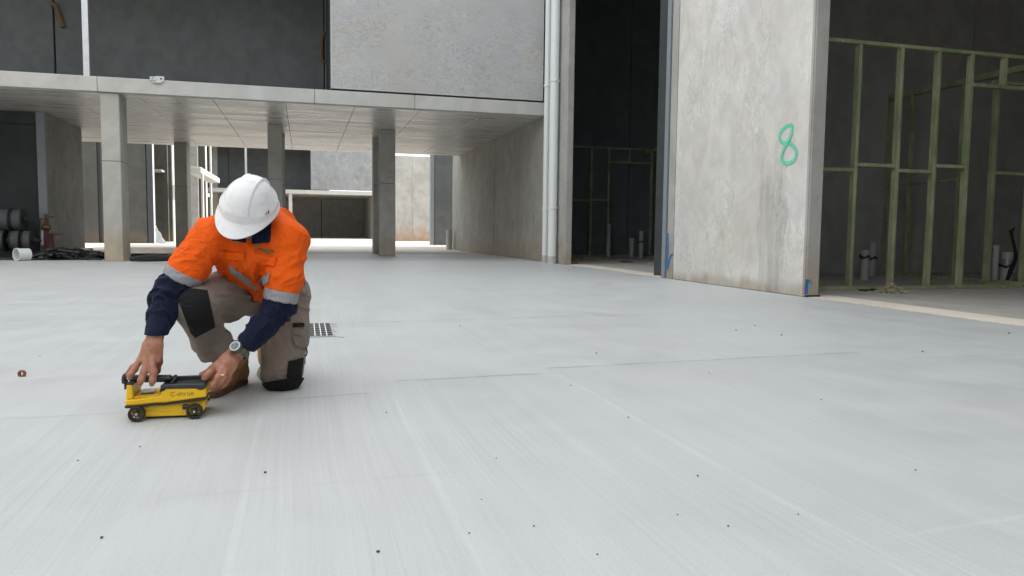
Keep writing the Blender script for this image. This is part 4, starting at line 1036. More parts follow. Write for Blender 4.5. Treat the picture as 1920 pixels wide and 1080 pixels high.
# wheels
def wheel(a, b, r, y):
    cx, cz = dv(a, b); cz = r+.0006
    MB().pipe((cx, y-.011, cz), (cx, y+.011, cz), r, r*.80, 36).build('tyre', 'rubber', wr := link('wheel', MB().pipe((cx, y-.0085, cz), (cx, y+.0085, cz), r*.80, r*.70, 36).tube([(cx, y-.007, cz), (cx, y+.007, cz)], r*.34, 24).build('rim', 'tray').data, None, sc), .0, True)
    t = [o for o in COL.objects if o.name.startswith('rim')][-1]; bpy.data.objects.remove(t)
    mb = MB()
    for k in range(6):
        an = k*math.pi/3+.3; c, s_ = math.cos(an), math.sin(an)
        mb.tube([(cx+c*r*.28, y-.002, cz+s_*r*.28), (cx+c*r*.78, y-.002, cz+s_*r*.78)], r*.07, 6)
    mb.build('spoke', 'tray', wr)
    MB().tube([(cx, y-.012, cz), (cx, y+.004, cz)], r*.14, 16).build('axle_cap', 'label', wr)
    box('hub_disc', 'black', wr, cx-.001, cx+.001, y, y+.003, cz-.001, cz+.001, 0) if False else None
rw = (dv(330, 735)[1]-dv(330, 992)[1])/2
for yy_ in (YS-.010, YS+DP+.010):
    wheel(338, 868, rw, yy_); wheel(1310, 832, rw*.98, yy_)
ax0 = dv(1080, 0)[0]
MB().tube([(ax0, YS+.006, dv(0, 805)[1]), (dv(1180, 0)[0], YS+.006, dv(0, 805)[1])], .0085, 12).build('charging_port', 'black', sc, 0, True)
MB().tube([(dv(1500, 0)[0]-.004, YS+.05, dv(0, 735)[1]), (dv(1500, 0)[0]+.003, YS+.05, dv(0, 735)[1])], .006, 12).build('side_port', 'black', sc, 0, True)
# lettering on the side
cu = bpy.data.curves.new('lettering', 'FONT'); cu.body = 'C-thrue'; cu.size = .0235; cu.extrude = .0002; cu.offset = -.0003; cu.space_character = 1.02
to = bpy.data.objects.new('tmp', cu); COL.objects.link(to); bpy.context.view_layer.update()
me = bpy.data.meshes.new_from_object(to); bpy.data.objects.remove(to)
lx0, lz0 = dv(900, 572); lx1 = dv(1285, 550)[0]
cs = [v.co.copy() for v in me.vertices]; wd = max(c.x for c in cs)-min(c.x for c in cs)
for v in me.vertices:
    k = (lx1-lx0)/wd; v.co = Vector((lx0+(v.co.x-min(c.x for c in cs))*k, YS-.0006-v.co.z, lz0+v.co.y*k+(v.co.x)*.02))
link('lettering', me, 'ink', sc)
zl = dv(1100, 530)[1]

# ================================================================== THE WORKER
worker = thing('person', (-.2, 3.5, 0), 'kneeling worker in white hard hat, orange and navy shirt and khaki trousers, hands on scanner', 'person')
# joints (m)
shR, elR, wrR = P3(398, 444, 3.22), P3(313, 556, 3.12), P3(291, 632, 3.00)
shL, elL, wrL = P3(541, 448, 3.24), P3(524, 577, 3.16), P3(450, 659, 3.03)
hpR, hpL = P3(468, 545, 3.62), P3(531, 552, 3.60)
knR, anR = P3(368, 578, 3.12), P3(424, 690, 3.38)
knL, anL = np.array(P3(529, 704, 3.42)), P3(508, 700, 3.84)
neck, head = P3(478, 428, 3.25), P3(466, 392, 3.12)
CAMD = -unit(CF)
# helmet frame
hx = unit(CR*math.cos(rad(16))-CU*math.sin(rad(16)))          # wearer-left to right in the picture
hz_ = unit(np.array([.0, -.66, .75])+.10*CR); hz_ = unit(hz_-hx*(hz_@hx)); hy = np.cross(hx, hz_)*1.0   # crown direction, and back-to-brim
if hy[2] > 0: hy = -hy
HC = P3(466, 363, 3.14)
# ---- body (skin): one continuous surface
B = Field((-.78, 2.86, -.02), (.16, 4.02, .98), .0034)
B.cone((hpR+hpL)/2, (shR+shL)/2+np.array([0, .04, -.03]), .11, .12, .03)
B.cone(shR, shL, .05, .05, .03)
B.cone((shR+shL)/2+np.array([0, .02, 0]), HC-hz_*.10, .058, .055, .03)
hd = HC-hz_*.062
Rh = np.stack([hx, -hy, hz_], 1)
B.ell(hd, (.072, .092, .100), Rh, .02)
face = hy   # face looks where the brim points
fc = hd+face*.075-hz_*.03
B.ell(fc+hz_*-.035, (.05, .035, .06), Rh, .02)
B.cone(fc+face*.018-hz_*.01, fc+face*.034-hz_*.045, .007, .013, .01)          # nose
B.ell(fc+face*.012-hz_*.072, (.026, .012, .008), Rh, .006)                     # lips
B.ell(fc-hz_*.105+face*.0, (.03, .022, .02), Rh, .015)                         # chin
for sg_ in (-1, 1):
    B.ell(fc+hx*sg_*.030+face*.010-hz_*.008, (.014, .010, .009), Rh, .006, op='cut')
    B.ell(fc+hx*sg_*.030+face*.004-hz_*.008, (.0125, .0125, .011), Rh, .002)
    B.ell(hd+hx*sg_*.078-hz_*.02-face*.01, (.008, .02, .032), Rh, .006)       # ears
B.chain([hpR, knR, anR], [.075, .052, .038], .02); B.chain([hpL, knL, anL], [.075, .052, .038], .02)
B.chain([anR, anR+np.array([-.1, -.12, -.06])], [.035, .03], .02); B.chain([anL, anL+np.array([0, .02, -.05])], [.035, .03], .02)
B.chain([shR, elR], [.045, .038], .02); B.chain([shL, elL], [.045, .038], .02)
def fore(e, w_, r0=.042, r1=.027, fl=None):
    m_ = e*.45+w_*.55; B.chain([e, m_, w_], [r0, .038, r1], .015, fl)
fore(elR, wrR); fore(elL, wrL)
# right hand: fingers over the carry handle
def pz(a, b, Y, s=6.75, ox=240, oy=600): return P3(ox+a/s, oy+b/s, Y)
def hand(wr_, palm, thick, fingers, thumb, nrm):
    for (a, ra, b, rb) in palm: B.cone(a, b, ra, rb, .012, flat=(nrm, thick))
    for pts, rs in fingers: B.chain(pts, rs, .006)
    B.chain(thumb[0], thumb[1], .008)
topz = hz+.018
k1, k2, k3, k4 = pz(152, 505, 2.985), pz(225, 520, 2.965), pz(300, 522, 2.955), pz(372, 505, 2.965)
nR = unit(np.cross(k1-wrR, k4-wrR)); nR = nR if nR@CAMD > 0 else -nR
w0 = pz(345, 215, 3.0)
hand(None, [(w0, .030, pz(300, 330, 2.985), .036), (pz(265, 330, 2.985), .021, k1, .013), (pz(285, 330, 2.98), .024, k2, .0135), (pz(320, 330, 2.98), .024, k3, .0135), (pz(375, 330, 2.985), .022, k4, .013), (pz(215, 455, 2.985), .018, pz(370, 455, 2.98), .018)], .62, [
    ([k1, pz(85, 620, 2.955), pz(28, 700, 2.94), pz(12, 735, 2.945)], [.0125, .0112, .0102, .0088]),
    ([k1+np.array([0, .022, -.004]), pz(60, 600, 2.985), pz(12, 665, 2.985), pz(6, 700, 2.985)], [.011, .010, .009, .008]),
    ([k2, pz(205, 650, 2.935), pz(165, 760, 2.925), pz(148, 812, 2.935)], [.0125, .0122, .0112, .0095]),
    ([k3, pz(325, 660, 2.93), pz(312, 765, 2.922), pz(303, 812, 2.935)], [.0128, .0125, .0112, .0095]),
], ([pz(380, 380, 2.99), pz(385, 530, 3.02), pz(365, 640, 3.035), pz(330, 700, 3.04)], [.018, .0145, .012, .010]), nR)
# left hand: resting on the right end of the scanner
l1, l2, l3, l4 = pz(1112, 600, 3.0), pz(1180, 625, 2.985), pz(1235, 640, 2.985), pz(1290, 660, 2.995)
wL0 = pz(1345, 450, 3.035)
nL = unit(np.cross(l1-wL0, l4-wL0)); nL = nL if nL@CAMD > 0 else -nL
hand(None, [(pz(1375, 400, 3.04), .028, pz(1290, 490, 3.02), .034), (pz(1245, 490, 3.01), .022, l1, .013), (pz(1270, 500, 3.005), .024, l2, .0135), (pz(1300, 520, 3.005), .024, l3, .0135), (pz(1330, 530, 3.01), .021, l4, .012), (pz(1180, 575, 3.005), .017, pz(1310, 600, 3.0), .017)], .62, [
    ([l1, pz(1045, 660, 2.965), pz(985, 715, 2.95), pz(962, 738, 2.952)], [.0125, .0118, .0105, .0090]),
    ([l2, pz(1140, 730, 2.955), pz(1080, 830, 2.945), pz(1048, 885, 2.955)], [.0128, .012, .0108, .0092]),
    ([l3, pz(1210, 730, 2.965), pz(1165, 800, 2.960), pz(1120, 850, 2.975)], [.0122, .0112, .0100, .0085]),
    ([l4, pz(1262, 750, 2.985), pz(1220, 815, 2.985), pz(1183, 845, 2.99)], [.0112, .0100, .009, .008]),
], ([pz(1200, 520, 3.015), pz(1080, 610, 3.04), pz(985, 680, 3.045), pz(930, 690, 3.045)], [.018, .0145, .0125, .0105]), nL)
def skindisp(V, N):
    d = (fbm(V*120, 5)-.5)*.0010
    return d
body = B.mesh('body', 'skin', worker, skindisp, relax=2)
del B
# nails
def nail(p, d, r=.0062):
    # small plate on the back of a fingertip, facing the camera side
    d = unit(d); n = unit(CAMD+np.array([0, 0, .25])); n = unit(n-d*(n@d)); s_ = np.cross(d, n); vs = []
    for i in range(-2, 3):
        for j in range(-2, 3):
            a = i/2*r*.85; b = j/2*r*(1.15-.12*abs(i)); vs.append(np.array(p)+s_*a+d*b+n*(.0088-.0035*(i/2)**2-.0012*max(0, j)/2))
    fs = [(i*5+j, (i+1)*5+j, (i+1)*5+j+1, i*5+j+1) for i in range(4) for j in range(4)]
    MB().add(vs, fs).build('fingernail', 'nail', worker, 0, True)
for p, q_ in ((pz(16, 728, 2.943), pz(40, 690, 2.945)), (pz(151, 802, 2.932), pz(165, 760, 2.925)), (pz(304, 802, 2.932), pz(312, 765, 2.922)), (pz(962, 733, 2.952), pz(990, 710, 2.95)), (pz(1050, 880, 2.953), pz(1080, 830, 2.945))):
    nail(p, p-q_)
rp = pz(1198, 712, 2.962)
rr_ = unit(pz(1165, 800, 2.960)-l3); uu = unit(np.cross(rr_, CAMD)); vv = np.cross(rr_, uu)
MB().tube([rp+(uu*math.cos(a)+vv*math.sin(a))*.0125 for a in np.linspace(0, 2*math.pi, 25)], .0022, 6).build('ring', 'gold', worker, 0, True)

# ---- shirt: orange torso and upper sleeves, silver bands, navy forearms
def limbframe(a, b): d = unit(b-a); u = unit(np.cross(d, [0, 0, 1.0])); return d, u, np.cross(d, u)
dR, dL = unit(elR-shR), unit(elL-shL)
# band planes on the upper arms
bR0, bR1 = P3(340, 507, 3.13), P3(333, 522, 3.13)
bL0, bL1 = P3(527, 545, 3.17), P3(526, 562, 3.17)
nRb = unit(P3(331, 521, 3.13)-P3(341, 503, 3.13)); nRb = unit(unit(CR*(-.50)+CU*(-.87)))
nLb = unit(CR*(-.20)+CU*(-.98))
def sleevefold(V, a, b, amp, seed, f=38):
    d, u, v = limbframe(a, b); q = V-a; t = q@d; th = np.arctan2(q@u, q@v)
    n_ = ridge(fbm(np.stack([t*f+1.4*np.sin(th+seed), np.cos(th)*1.1, np.sin(th)*1.1], 1), seed, 2)); return amp*(n_**2.2-.35)
def arm_out(F_, sh, el, wr_, o=0.0, clip=(), seg='upper'):
    el2 = el
    F_.chain([sh, sh*.5+el*.5, el2], [.078+o, .071+o, .062+o], .02, clip=clip)
    m_ = el*.5+wr_*.5
    F_.chain([el2, m_, wr_*.9+el*.1], [.060+o, .054+o, .042+o], .015, clip=clip)
chest = (shR+shL)/2+np.array([.0, .05, -.05]); belly = P3(500, 535, 3.50); pel = P3(503, 560, 3.60)
ax_t = unit(pel-chest)
Sf = Field((-.75, 2.95, .25), (.16, 3.85, .98), .0040)
Sf.cone(chest+np.array([0, 0, .0]), P3(490, 500, 3.40), .125, .135, .03, flat=(CR, 1.28))
Sf.cone(P3(490, 500, 3.40), P3(505, 528, 3.55), .130, .125, .03, flat=(CR, 1.15))
Sf.ell(P3(478, 447, 3.30), (.19, .13, .10), np.stack([unit(shL-shR), np.cross(ax_t, unit(shL-shR)), ax_t], 1), .03)
Sf.ell(P3(480, 430, 3.42), (.17, .13, .12), None, .03)
Sf.cone(shR+np.array([.05, .04, .0]), shR+np.array([.01, .01, .0]), .085, .075, .03); Sf.cone(shL+np.array([-.05, .04, 0]), shL+np.array([-.01, .01, .0]), .085, .075, .03)
clR = [(bR0, nRb)]; clL = [(bL0, nLb)]
Sf.chain([shR, shR*.45+elR*.55, elR], [.074, .070, .062], .025, clip=clR)
Sf.chain([shL+np.array([.002, 0, 0]), shL*.45+elL*.55, elL], [.076, .073, .062], .025, clip=clL)
def torsodisp(V, N):
    # arm folds near the arms, slanting drape folds on the front
    tR = (V-shR)@dR; tL = (V-shL)@dL
    near = lambda A, Bp, r: np.linalg.norm(V-(A+np.clip(((V-A)@(Bp-A))/((Bp-A)@(Bp-A)), 0, 1)[:, None]*(Bp-A)), axis=1) < r
    wR = sstep(tR, .02, .09)*near(shR, elR, .115); wL = sstep(tL, .02, .09)*near(shL, elL, .115)
    d = wR*(1-.75*sstep((V-bR0)@nRb, -.05, -.005))*sleevefold(V, shR, elR, .012, 3, 30)+wL*(1-.75*sstep((V-bL0)@nLb, -.05, -.005))*sleevefold(V, shL, elL, .012, 8, 26)
    q = V-chest; s1 = q@CR; s2 = q@CU
    rest = (1-wR)*(1-wL)
    f1 = ridge(fbm(np.stack([s1*13+s2*6, s2*4-s1*3, V[:, 1]*3], 1), 21, 2))**2
    f2 = ridge(fbm(np.stack([s1*20-s2*15, s2*6, V[:, 1]*4], 1), 31, 2))**2.5
    low = sstep(-s2, -.03, .15)
    d = d+rest*(.018*(f1-.4)+.016*low*(f2-.35))
    # armpit gathers
    for A, c in ((P3(400, 460, 3.2), 1), (P3(522, 478, 3.2), -1)):
        r = np.linalg.norm(V-A, axis=1); an = np.arctan2((V-A)@CU, (V-A)@CR)
        d = d+.0025*np.exp(-(r/.085)**2)*np.sin(an*7+r*26)
    # yoke seams
    return d
shirt = Sf.mesh('shirt', 'orange', worker, torsodisp, relax=2)
def armpart(name, mat, sh, el, wr_, c0, c1, rr, ext, disp=None, parent=worker):
    lo = np.minimum(np.minimum(sh, el), wr_)-.12; hi = np.maximum(np.maximum(sh, el), wr_)+.12
    F_ = Field(lo, hi, .0036)
    cl = []
    if c0: cl.append((c0[0], -np.array(c0[1])))
    if c1: cl.append(c1)
    F_.chain([sh, sh*.45+el*.55, el], [r+ext for r in rr[:3]], .022, clip=[c0 and (c0[0], -np.array(c0[1]))] if c0 else ())
    F_.chain([el, el*.5+wr_*.5, wr_], [r+ext for r in rr[2:]], .012)
    for p_, n_ in cl: F_.clipall(p_, n_)
    return F_.mesh(name, mat, parent, disp, relax=2)
rrR = [.074, .070, .062, .050, .041]; rrL = [.076, .073, .062, .054, .042]
armpart('reflective_band', 'tapeband', shR, elR, wrR, (bR0, nRb), (bR0+nRb*.036, nRb), rrR, .0, lambda V, N: .0015+.25*sleevefold(V, shR, elR, .012, 3, 30))
armpart('reflective_band', 'tapeband', shL, elL, wrL, (bL0, nLb), (bL0+nLb*.042, nLb), rrL, .0, lambda V, N: .0015+.25*sleevefold(V, shL, elL, .012, 8, 26))
cuffR_n = unit(CR*-.05+CU*-.99); cR = P3(290, 628, 3.01)
cuffL_n = unit(CR*-.70+CU*-.72); cL = P3(463, 649, 3.04)
def navydisp(a, b, c, seed):
    def f(V, N):
        # deep gathers round the elbow, a flatter stitched cuff
        e = np.exp(-(np.linalg.norm(V-b, axis=1)/.085)**2); cuff = np.linalg.norm(V-c, axis=1)
        k = sstep(cuff, .05, .09)
        return k*((.6+1.1*e)*sleevefold(V, b, c, .014, seed, 30))+.003*(1-k)*(sstep(cuff, .0, .05))-.002
    return f
armpart('sleeve', 'navy', shR, elR, wrR, (bR0+nRb*.036, nRb), (cR, cuffR_n), rrR, -.003, navydisp(shR, elR, wrR, 5))
armpart('sleeve', 'navy', shL, elL, wrL, (bL0+nLb*.042, nLb), (cL, cuffL_n), rrL, -.003, navydisp(shL, elL, wrL, 6))
# surface finder: pushes trim out onto the shirt along the sight line direction
bpy.context.view_layer.update()
dg = bpy.context.evaluated_depsgraph_get()
from mathutils.bvhtree import BVHTree
def bvh_of(o):
    me = o.data; return BVHTree.FromPolygons([tuple(o.matrix_world @ v.co) for v in me.vertices], [tuple(p.vertices) for p in me.polygons])
bv = bvh_of(shirt)
def hit(x, y, off=.0015, tree=None):
    d = Vector(ray(x, y)).normalized(); loc, n, i, dist = (tree or bv).ray_cast(Vector(EYE), d)
    if loc is None: return None
    return loc+n*off, n
def drape(name, mat, outline, off=.0025, thick=.003, step=3.0, tree=None, parent=worker, thickfn=None):
    """cloth trim (band, pocket, flap, pad) laid on the garment: a grid over an outline of four corners"""
    (a, b, c, d) = [np.array(p, float) for p in outline]
    nu = max(3, int(np.linalg.norm(b-a)/step)); nv = max(3, int(np.linalg.norm(d-a)/step))
    V, ok = [], {}
    for i in range(nu+1):
        for j in range(nv+1):
            u, v = i/nu, j/nv; p = (a*(1-u)+b*u)*(1-v)+(d*(1-u)+c*u)*v
            h_ = hit(p[0], p[1], off, tree)
            if h_ is not None: ok[(i, j)] = len(V); V.append(h_[0])
    n0 = len(V)
    fr = [(ok[(i, j)], ok[(i+1, j)], ok[(i+1, j+1)], ok[(i, j+1)]) for i in range(nu) for j in range(nv) if all(q in ok for q in ((i, j), (i+1, j), (i+1, j+1), (i, j+1)))]
    if not fr: return None
    fr = [f for f in fr if max((V[f[0]]-V[f[2]]).length, (V[f[1]]-V[f[3]]).length) < .06]
    me = bpy.data.meshes.new(name); bm = bmesh.new(); vs = [bm.verts.new(v) for v in V]
    for f in fr: bm.faces.new([vs[i] for i in f])
    bmesh.ops.recalc_face_normals(bm, faces=bm.faces)
    for v in [v for v in bm.verts if not v.link_faces]: bm.verts.remove(v)
    bm.normal_update()
    if sum((f.normal.dot(Vector(CAMD)) for f in bm.faces)) < 0:
        bmesh.ops.reverse_faces(bm, faces=bm.faces)
    bmesh.ops.solidify(bm, geom=bm.faces[:], thickness=-thick)
    for f in bm.faces: f.smooth = True
    for e in bm.edges:
        if len(e.link_faces) == 2 and e.calc_face_angle(0) > .9: e.smooth = False
    bm.to_mesh(me); bm.free(); return link(name, me, mat, parent)
# waist tape in a V, placket, pockets, buttons, collar, logo
drape('reflective_band', 'tapeband', [(428, 495), (473, 527), (480, 545), (434, 512)], .002, .002)
drape('reflective_band', 'tapeband', [(472, 530), (508, 512), (503, 530), (480, 544)], .003, .002)
drape('placket', 'orange', [(459, 452), (474, 450), (487, 541), (471, 529)], .002, .005)
drape('pocket_flap', 'orange', [(407, 471), (458, 474), (458, 487), (410, 484)], .003, .006)
drape('pocket_flap', 'orange', [(476, 476), (520, 484), (515, 500), (474, 490)], .003, .006)
for x, y in ((465, 463), (469, 493), (478.5, 526), (430, 479.5), (499, 492)):
    h_ = hit(x, y, .0035)
    if h_: MB().tube([h_[0]-h_[1]*.002, h_[0]+h_[1]*.0025], [.0072, .0062], 14).build('button', 'black', worker, 0, True)
drape('collar', 'navy', [(475, 420), (512, 405), (505, 455), (470, 459)], .012, .006, 2.5)
drape('collar', 'navy', [(436, 446), (462, 448), (462, 456), (436, 452)], .008, .005, 2.5)
lg = []
for k in range(15):
    t = k/14; x = 483+t*24; y = 464.5+t*6; lg.append(drape('logo_stitching', 'logo', [(x, y), (x+1.3, y+.3), (x+1.2, y+2.6+random.random()*.8), (x, y+2.3)], .0025, .0008, .9))
    if k > 4: lg.append(drape('logo_stitching', 'logo', [(x, y+3.4), (x+1.2, y+3.7), (x+1.2, y+5.4), (x, y+5.1)], .0025, .0008, .9))
for q4 in ([(507, 467), (512, 468), (513, 470), (508, 469.5)], [(511, 468), (515, 472), (514, 475), (511, 471)]): drape('logo_stitching', 'logo', q4, .0025, .0008, .9)

# ---- trousers
T = Field((-.62, 2.95, -.01), (.14, 4.10, .62), .0042)
T.ell((hpR+hpL)/2+np.array([0, .05, -.01]), (.165, .15, .115), None, .03)
T.chain([hpR+np.array([.02, 0, 0]), hpR*.5+knR*.5+np.array([0, 0, .012]), knR+np.array([0, .02, .003])], [.112, .102, .080], .03)
T.chain([knR, knR*.5+anR*.5+np.array([-.01, .02, 0])], [.077, .070], .025)
T.chain([knR*.5+anR*.5+np.array([-.01, .02, 0]), anR+(anR-knR)*-.10], [.070, .064], .02, clip=[(P3(407, 671, 3.33), unit(CR*.25+CU*-.97))])
T.chain([hpL+np.array([.012, 0, 0]), hpL*.5+knL*.5+np.array([.008, -.02, 0]), knL+np.array([.002, .0, .02])], [.112, .100, .086], .03)
T.chain([knL, anL+np.array([0, -.08, .01])], [.074, .062], .02)
thR = unit(knR-hpR); thL = unit(knL-hpL)
def trdisp(V, N):
    d = np.zeros(len(V)); 
    q = V-hpR; t = q@thR; s = q@CU; r_ = q@CR
    wt = sstep(t, -.02, .1)*(1-sstep(t, .36, .46))*(V[:, 0] < hpL[0]-.05)
    # long folds fanning from the crotch over the thigh
    cr = P3(492, 560, 3.35); an = np.arctan2((V-cr)@CU, -(V-cr)@CR); rr2 = np.linalg.norm(V-cr, axis=1)
    fan = ridge(fbm(np.stack([an*3.4, rr2*3, np.zeros(len(V))], 1), 41, 2))**2.4
    d += .027*(fan-.35)*np.exp(-(rr2/.24)**2)
    d += .010*wt*(ridge(fbm(np.stack([s*16+t*6, t*5, q[:, 0]*4], 1), 43, 2))**2-.4)
    # gathers at the back of the right knee and at the cuff
    kb = P3(402, 592, 3.2); r3 = np.linalg.norm(V-kb, axis=1); a3 = np.arctan2((V-kb)@CU, (V-kb)@CR)
    d += .008*np.exp(-(r3/.05)**2)*np.sin(a3*6)
    sh_ = unit(anR-knR); ts = (V-knR)@sh_; ws = sstep(ts, .16, .26)*((V[:, 0] < anR[0]+.06)&(V[:,2] < .36))
    d += ws*.012*(ridge(fbm(np.stack([ts*26+(V@CR)*7, (V@CR)*5, V[:, 1]*5], 1), 47, 2))**2-.4)
    # kneeling thigh: slack vertical folds, bunched at the knee
    wl = sstep(V[:, 0], -.17, -.12)*(V[:, 2] < .48)
    d += wl*.011*(ridge(fbm(np.stack([(V@CR)*16+V[:, 2]*5, V[:, 2]*4, V[:, 1]*6], 1), 53, 2))**2-.4)
    kn_ = np.exp(-((V[:, 2]-.10)/.06)**2)*wl
    d += kn_*.006*(ridge(fbm(np.stack([V[:, 2]*45, (V@CR)*7, V[:, 1]*6], 1), 59, 2))**2-.4)
    return d
trousers = T.mesh('trousers', 'khaki', worker, trdisp, relax=2)
tb = bvh_of(trousers)
# bent-knee patch and kneeling pad, cargo pocket, loops, belt
drape('knee_patch', 'blackfab', [(338, 540), (388, 546), (402, 612), (366, 632)], .003, .003, 3, tb)
drape('knee_patch', 'blackfab', [(332, 552), (342, 540), (368, 632), (358, 622)], .003, .003, 3, tb)
drape('knee_patch', 'blackfab', [(540, 678), (567, 670), (562, 711), (537, 714)], .004, .004, 2.5, tb)
drape('pocket_strap', 'blackfab', [(549, 606), (569, 606), (569, 613), (549, 614)], .003, .003, 2, tb)
drape('cargo_pocket', 'khaki', [(547, 628), (569, 634), (569, 653), (552, 648)], .004, .004, 2.5, tb)
K = Field((-.20, 3.24, -.005), (.06, 3.62, .14), .0034)
K.cone(knL+np.array([0, -.006, .022]), knL+np.array([0, .10, .022]), .101, .092, 0)
K.clipall(P3(529, 712, 3.34), unit(CU*1.0+CR*-.12+np.array([0, .15, 0])))
K.clipall((0, 0, .002), (0, 0, -1))
K.mesh('knee_pad', 'blackfab', worker, lambda V, N: .003*(fbm(V*40, 4)-.5), relax=2)
h_ = PY(568, 660, 3.42)
MB().tube([(h_.x+.006+.012*math.cos(a), h_.y, h_.z+.02*math.sin(a)) for a in np.linspace(-1.7, 1.7, 9)], .003, 6).build('loop', 'blackfab', worker, 0, True)
hb_ = P3(568, 532, 3.52)
MB().tube([P3(556, 552, 3.50), P3(566, 548, 3.50), P3(575, 543, 3.52)], [.02, .017, .008], 8).build('hip_pocket', 'khaki', worker, 0, True)
MB().tube([P3(560, 540, 3.52), P3(567, 528, 3.54), P3(565, 522, 3.56)], [.012, .014, .008], 8).build('belt_pouch', 'blackfab', worker, 0, True)

# ---- boots
def boot(heel, toe, ank, up_dir, label=None):
    heel = np.array(heel); toe = np.array(toe); f = unit(toe-heel); f[2] = 0; f = unit(f); s = np.cross([0, 0, 1], f)
    mid = heel*.5+toe*.5
    F_ = Field(np.minimum(np.minimum(heel, toe), ank)-.11, np.maximum(np.maximum(heel, toe), ank)+.11, .0036)
    L = np.linalg.norm(toe-heel)
    F_.chain([heel+f*.045+[0, 0, .052], mid+[0, 0, .052], toe-f*.06+[0, 0, .042]], [.047, .049, .050], .02, flat=(s, .98))
    F_.cone(toe-f*.07+np.array([0, 0, .045]), toe-f*.045+np.array([0, 0, .04]), .052, .046, .015)
    F_.cone(heel+f*.05+np.array([0, 0, .06]), ank, .052, .056, .03)
    F_.cone(mid+np.array([0, 0, .06]), ank, .045, .05, .03)
    F_.clipall(heel+np.array([0, 0, .022]), (0, 0, -1))
    def bd(V, N):
        q = V-mid; t = q@f
        a = ridge(fbm(np.stack([t*34+V[:, 2]*12, V[:, 2]*16, q@s*5], 1), 71, 2))**2.2
        return .0055*(a-.4)*sstep(V[:, 2], .03, .06)*sstep(-t, -.10, -.02)+.0015*np.sin(V[:, 2]*160)*np.exp(-((t+.03)/.03)**2)
    up_ = F_.mesh('boot', 'leather', worker, bd, relax=2)
    G_ = Field(np.minimum(heel, toe)-.09, np.maximum(heel, toe)+.09, .0034)
    G_.chain([heel+f*.045+[0, 0, .014], mid+[0, 0, .014], toe-f*.05+[0, 0, .014]], [.050, .048, .054], .01)
    G_.clipall(heel+np.array([0, 0, .027]), (0, 0, 1)); G_.clipall(heel+np.array([0, 0, .001]), (0, 0, -1))
    def sd(V, N):
        t = (V-heel)@f; return -.0035*(np.sin(t*240) > .5)*(V[:, 2] < .02)
    so_ = G_.mesh('sole', 'sole', up_, sd, relax=1)
    return up_
hl, te = G(452, 717), G(383, 748)
boot(np.array(hl), np.array(te)+unit(np.array(te)-np.array(hl))*.0, anR+np.array([.03, .03, .05]), None)
b2 = boot((0, 0, 0), (0, -.29, 0), np.array([0, -.03, .20]), None)
# the trailing boot stands on its toe behind the kneeling leg
Mt = Matrix.Translation(Vector((-.185, 3.83, .305))) @ Matrix.Rotation(rad(-4), 4, 'Y') @ Matrix.Rotation(rad(88), 4, 'X')
b2.data.transform(Mt)
for ch in b2.children: ch.data.transform(Mt)

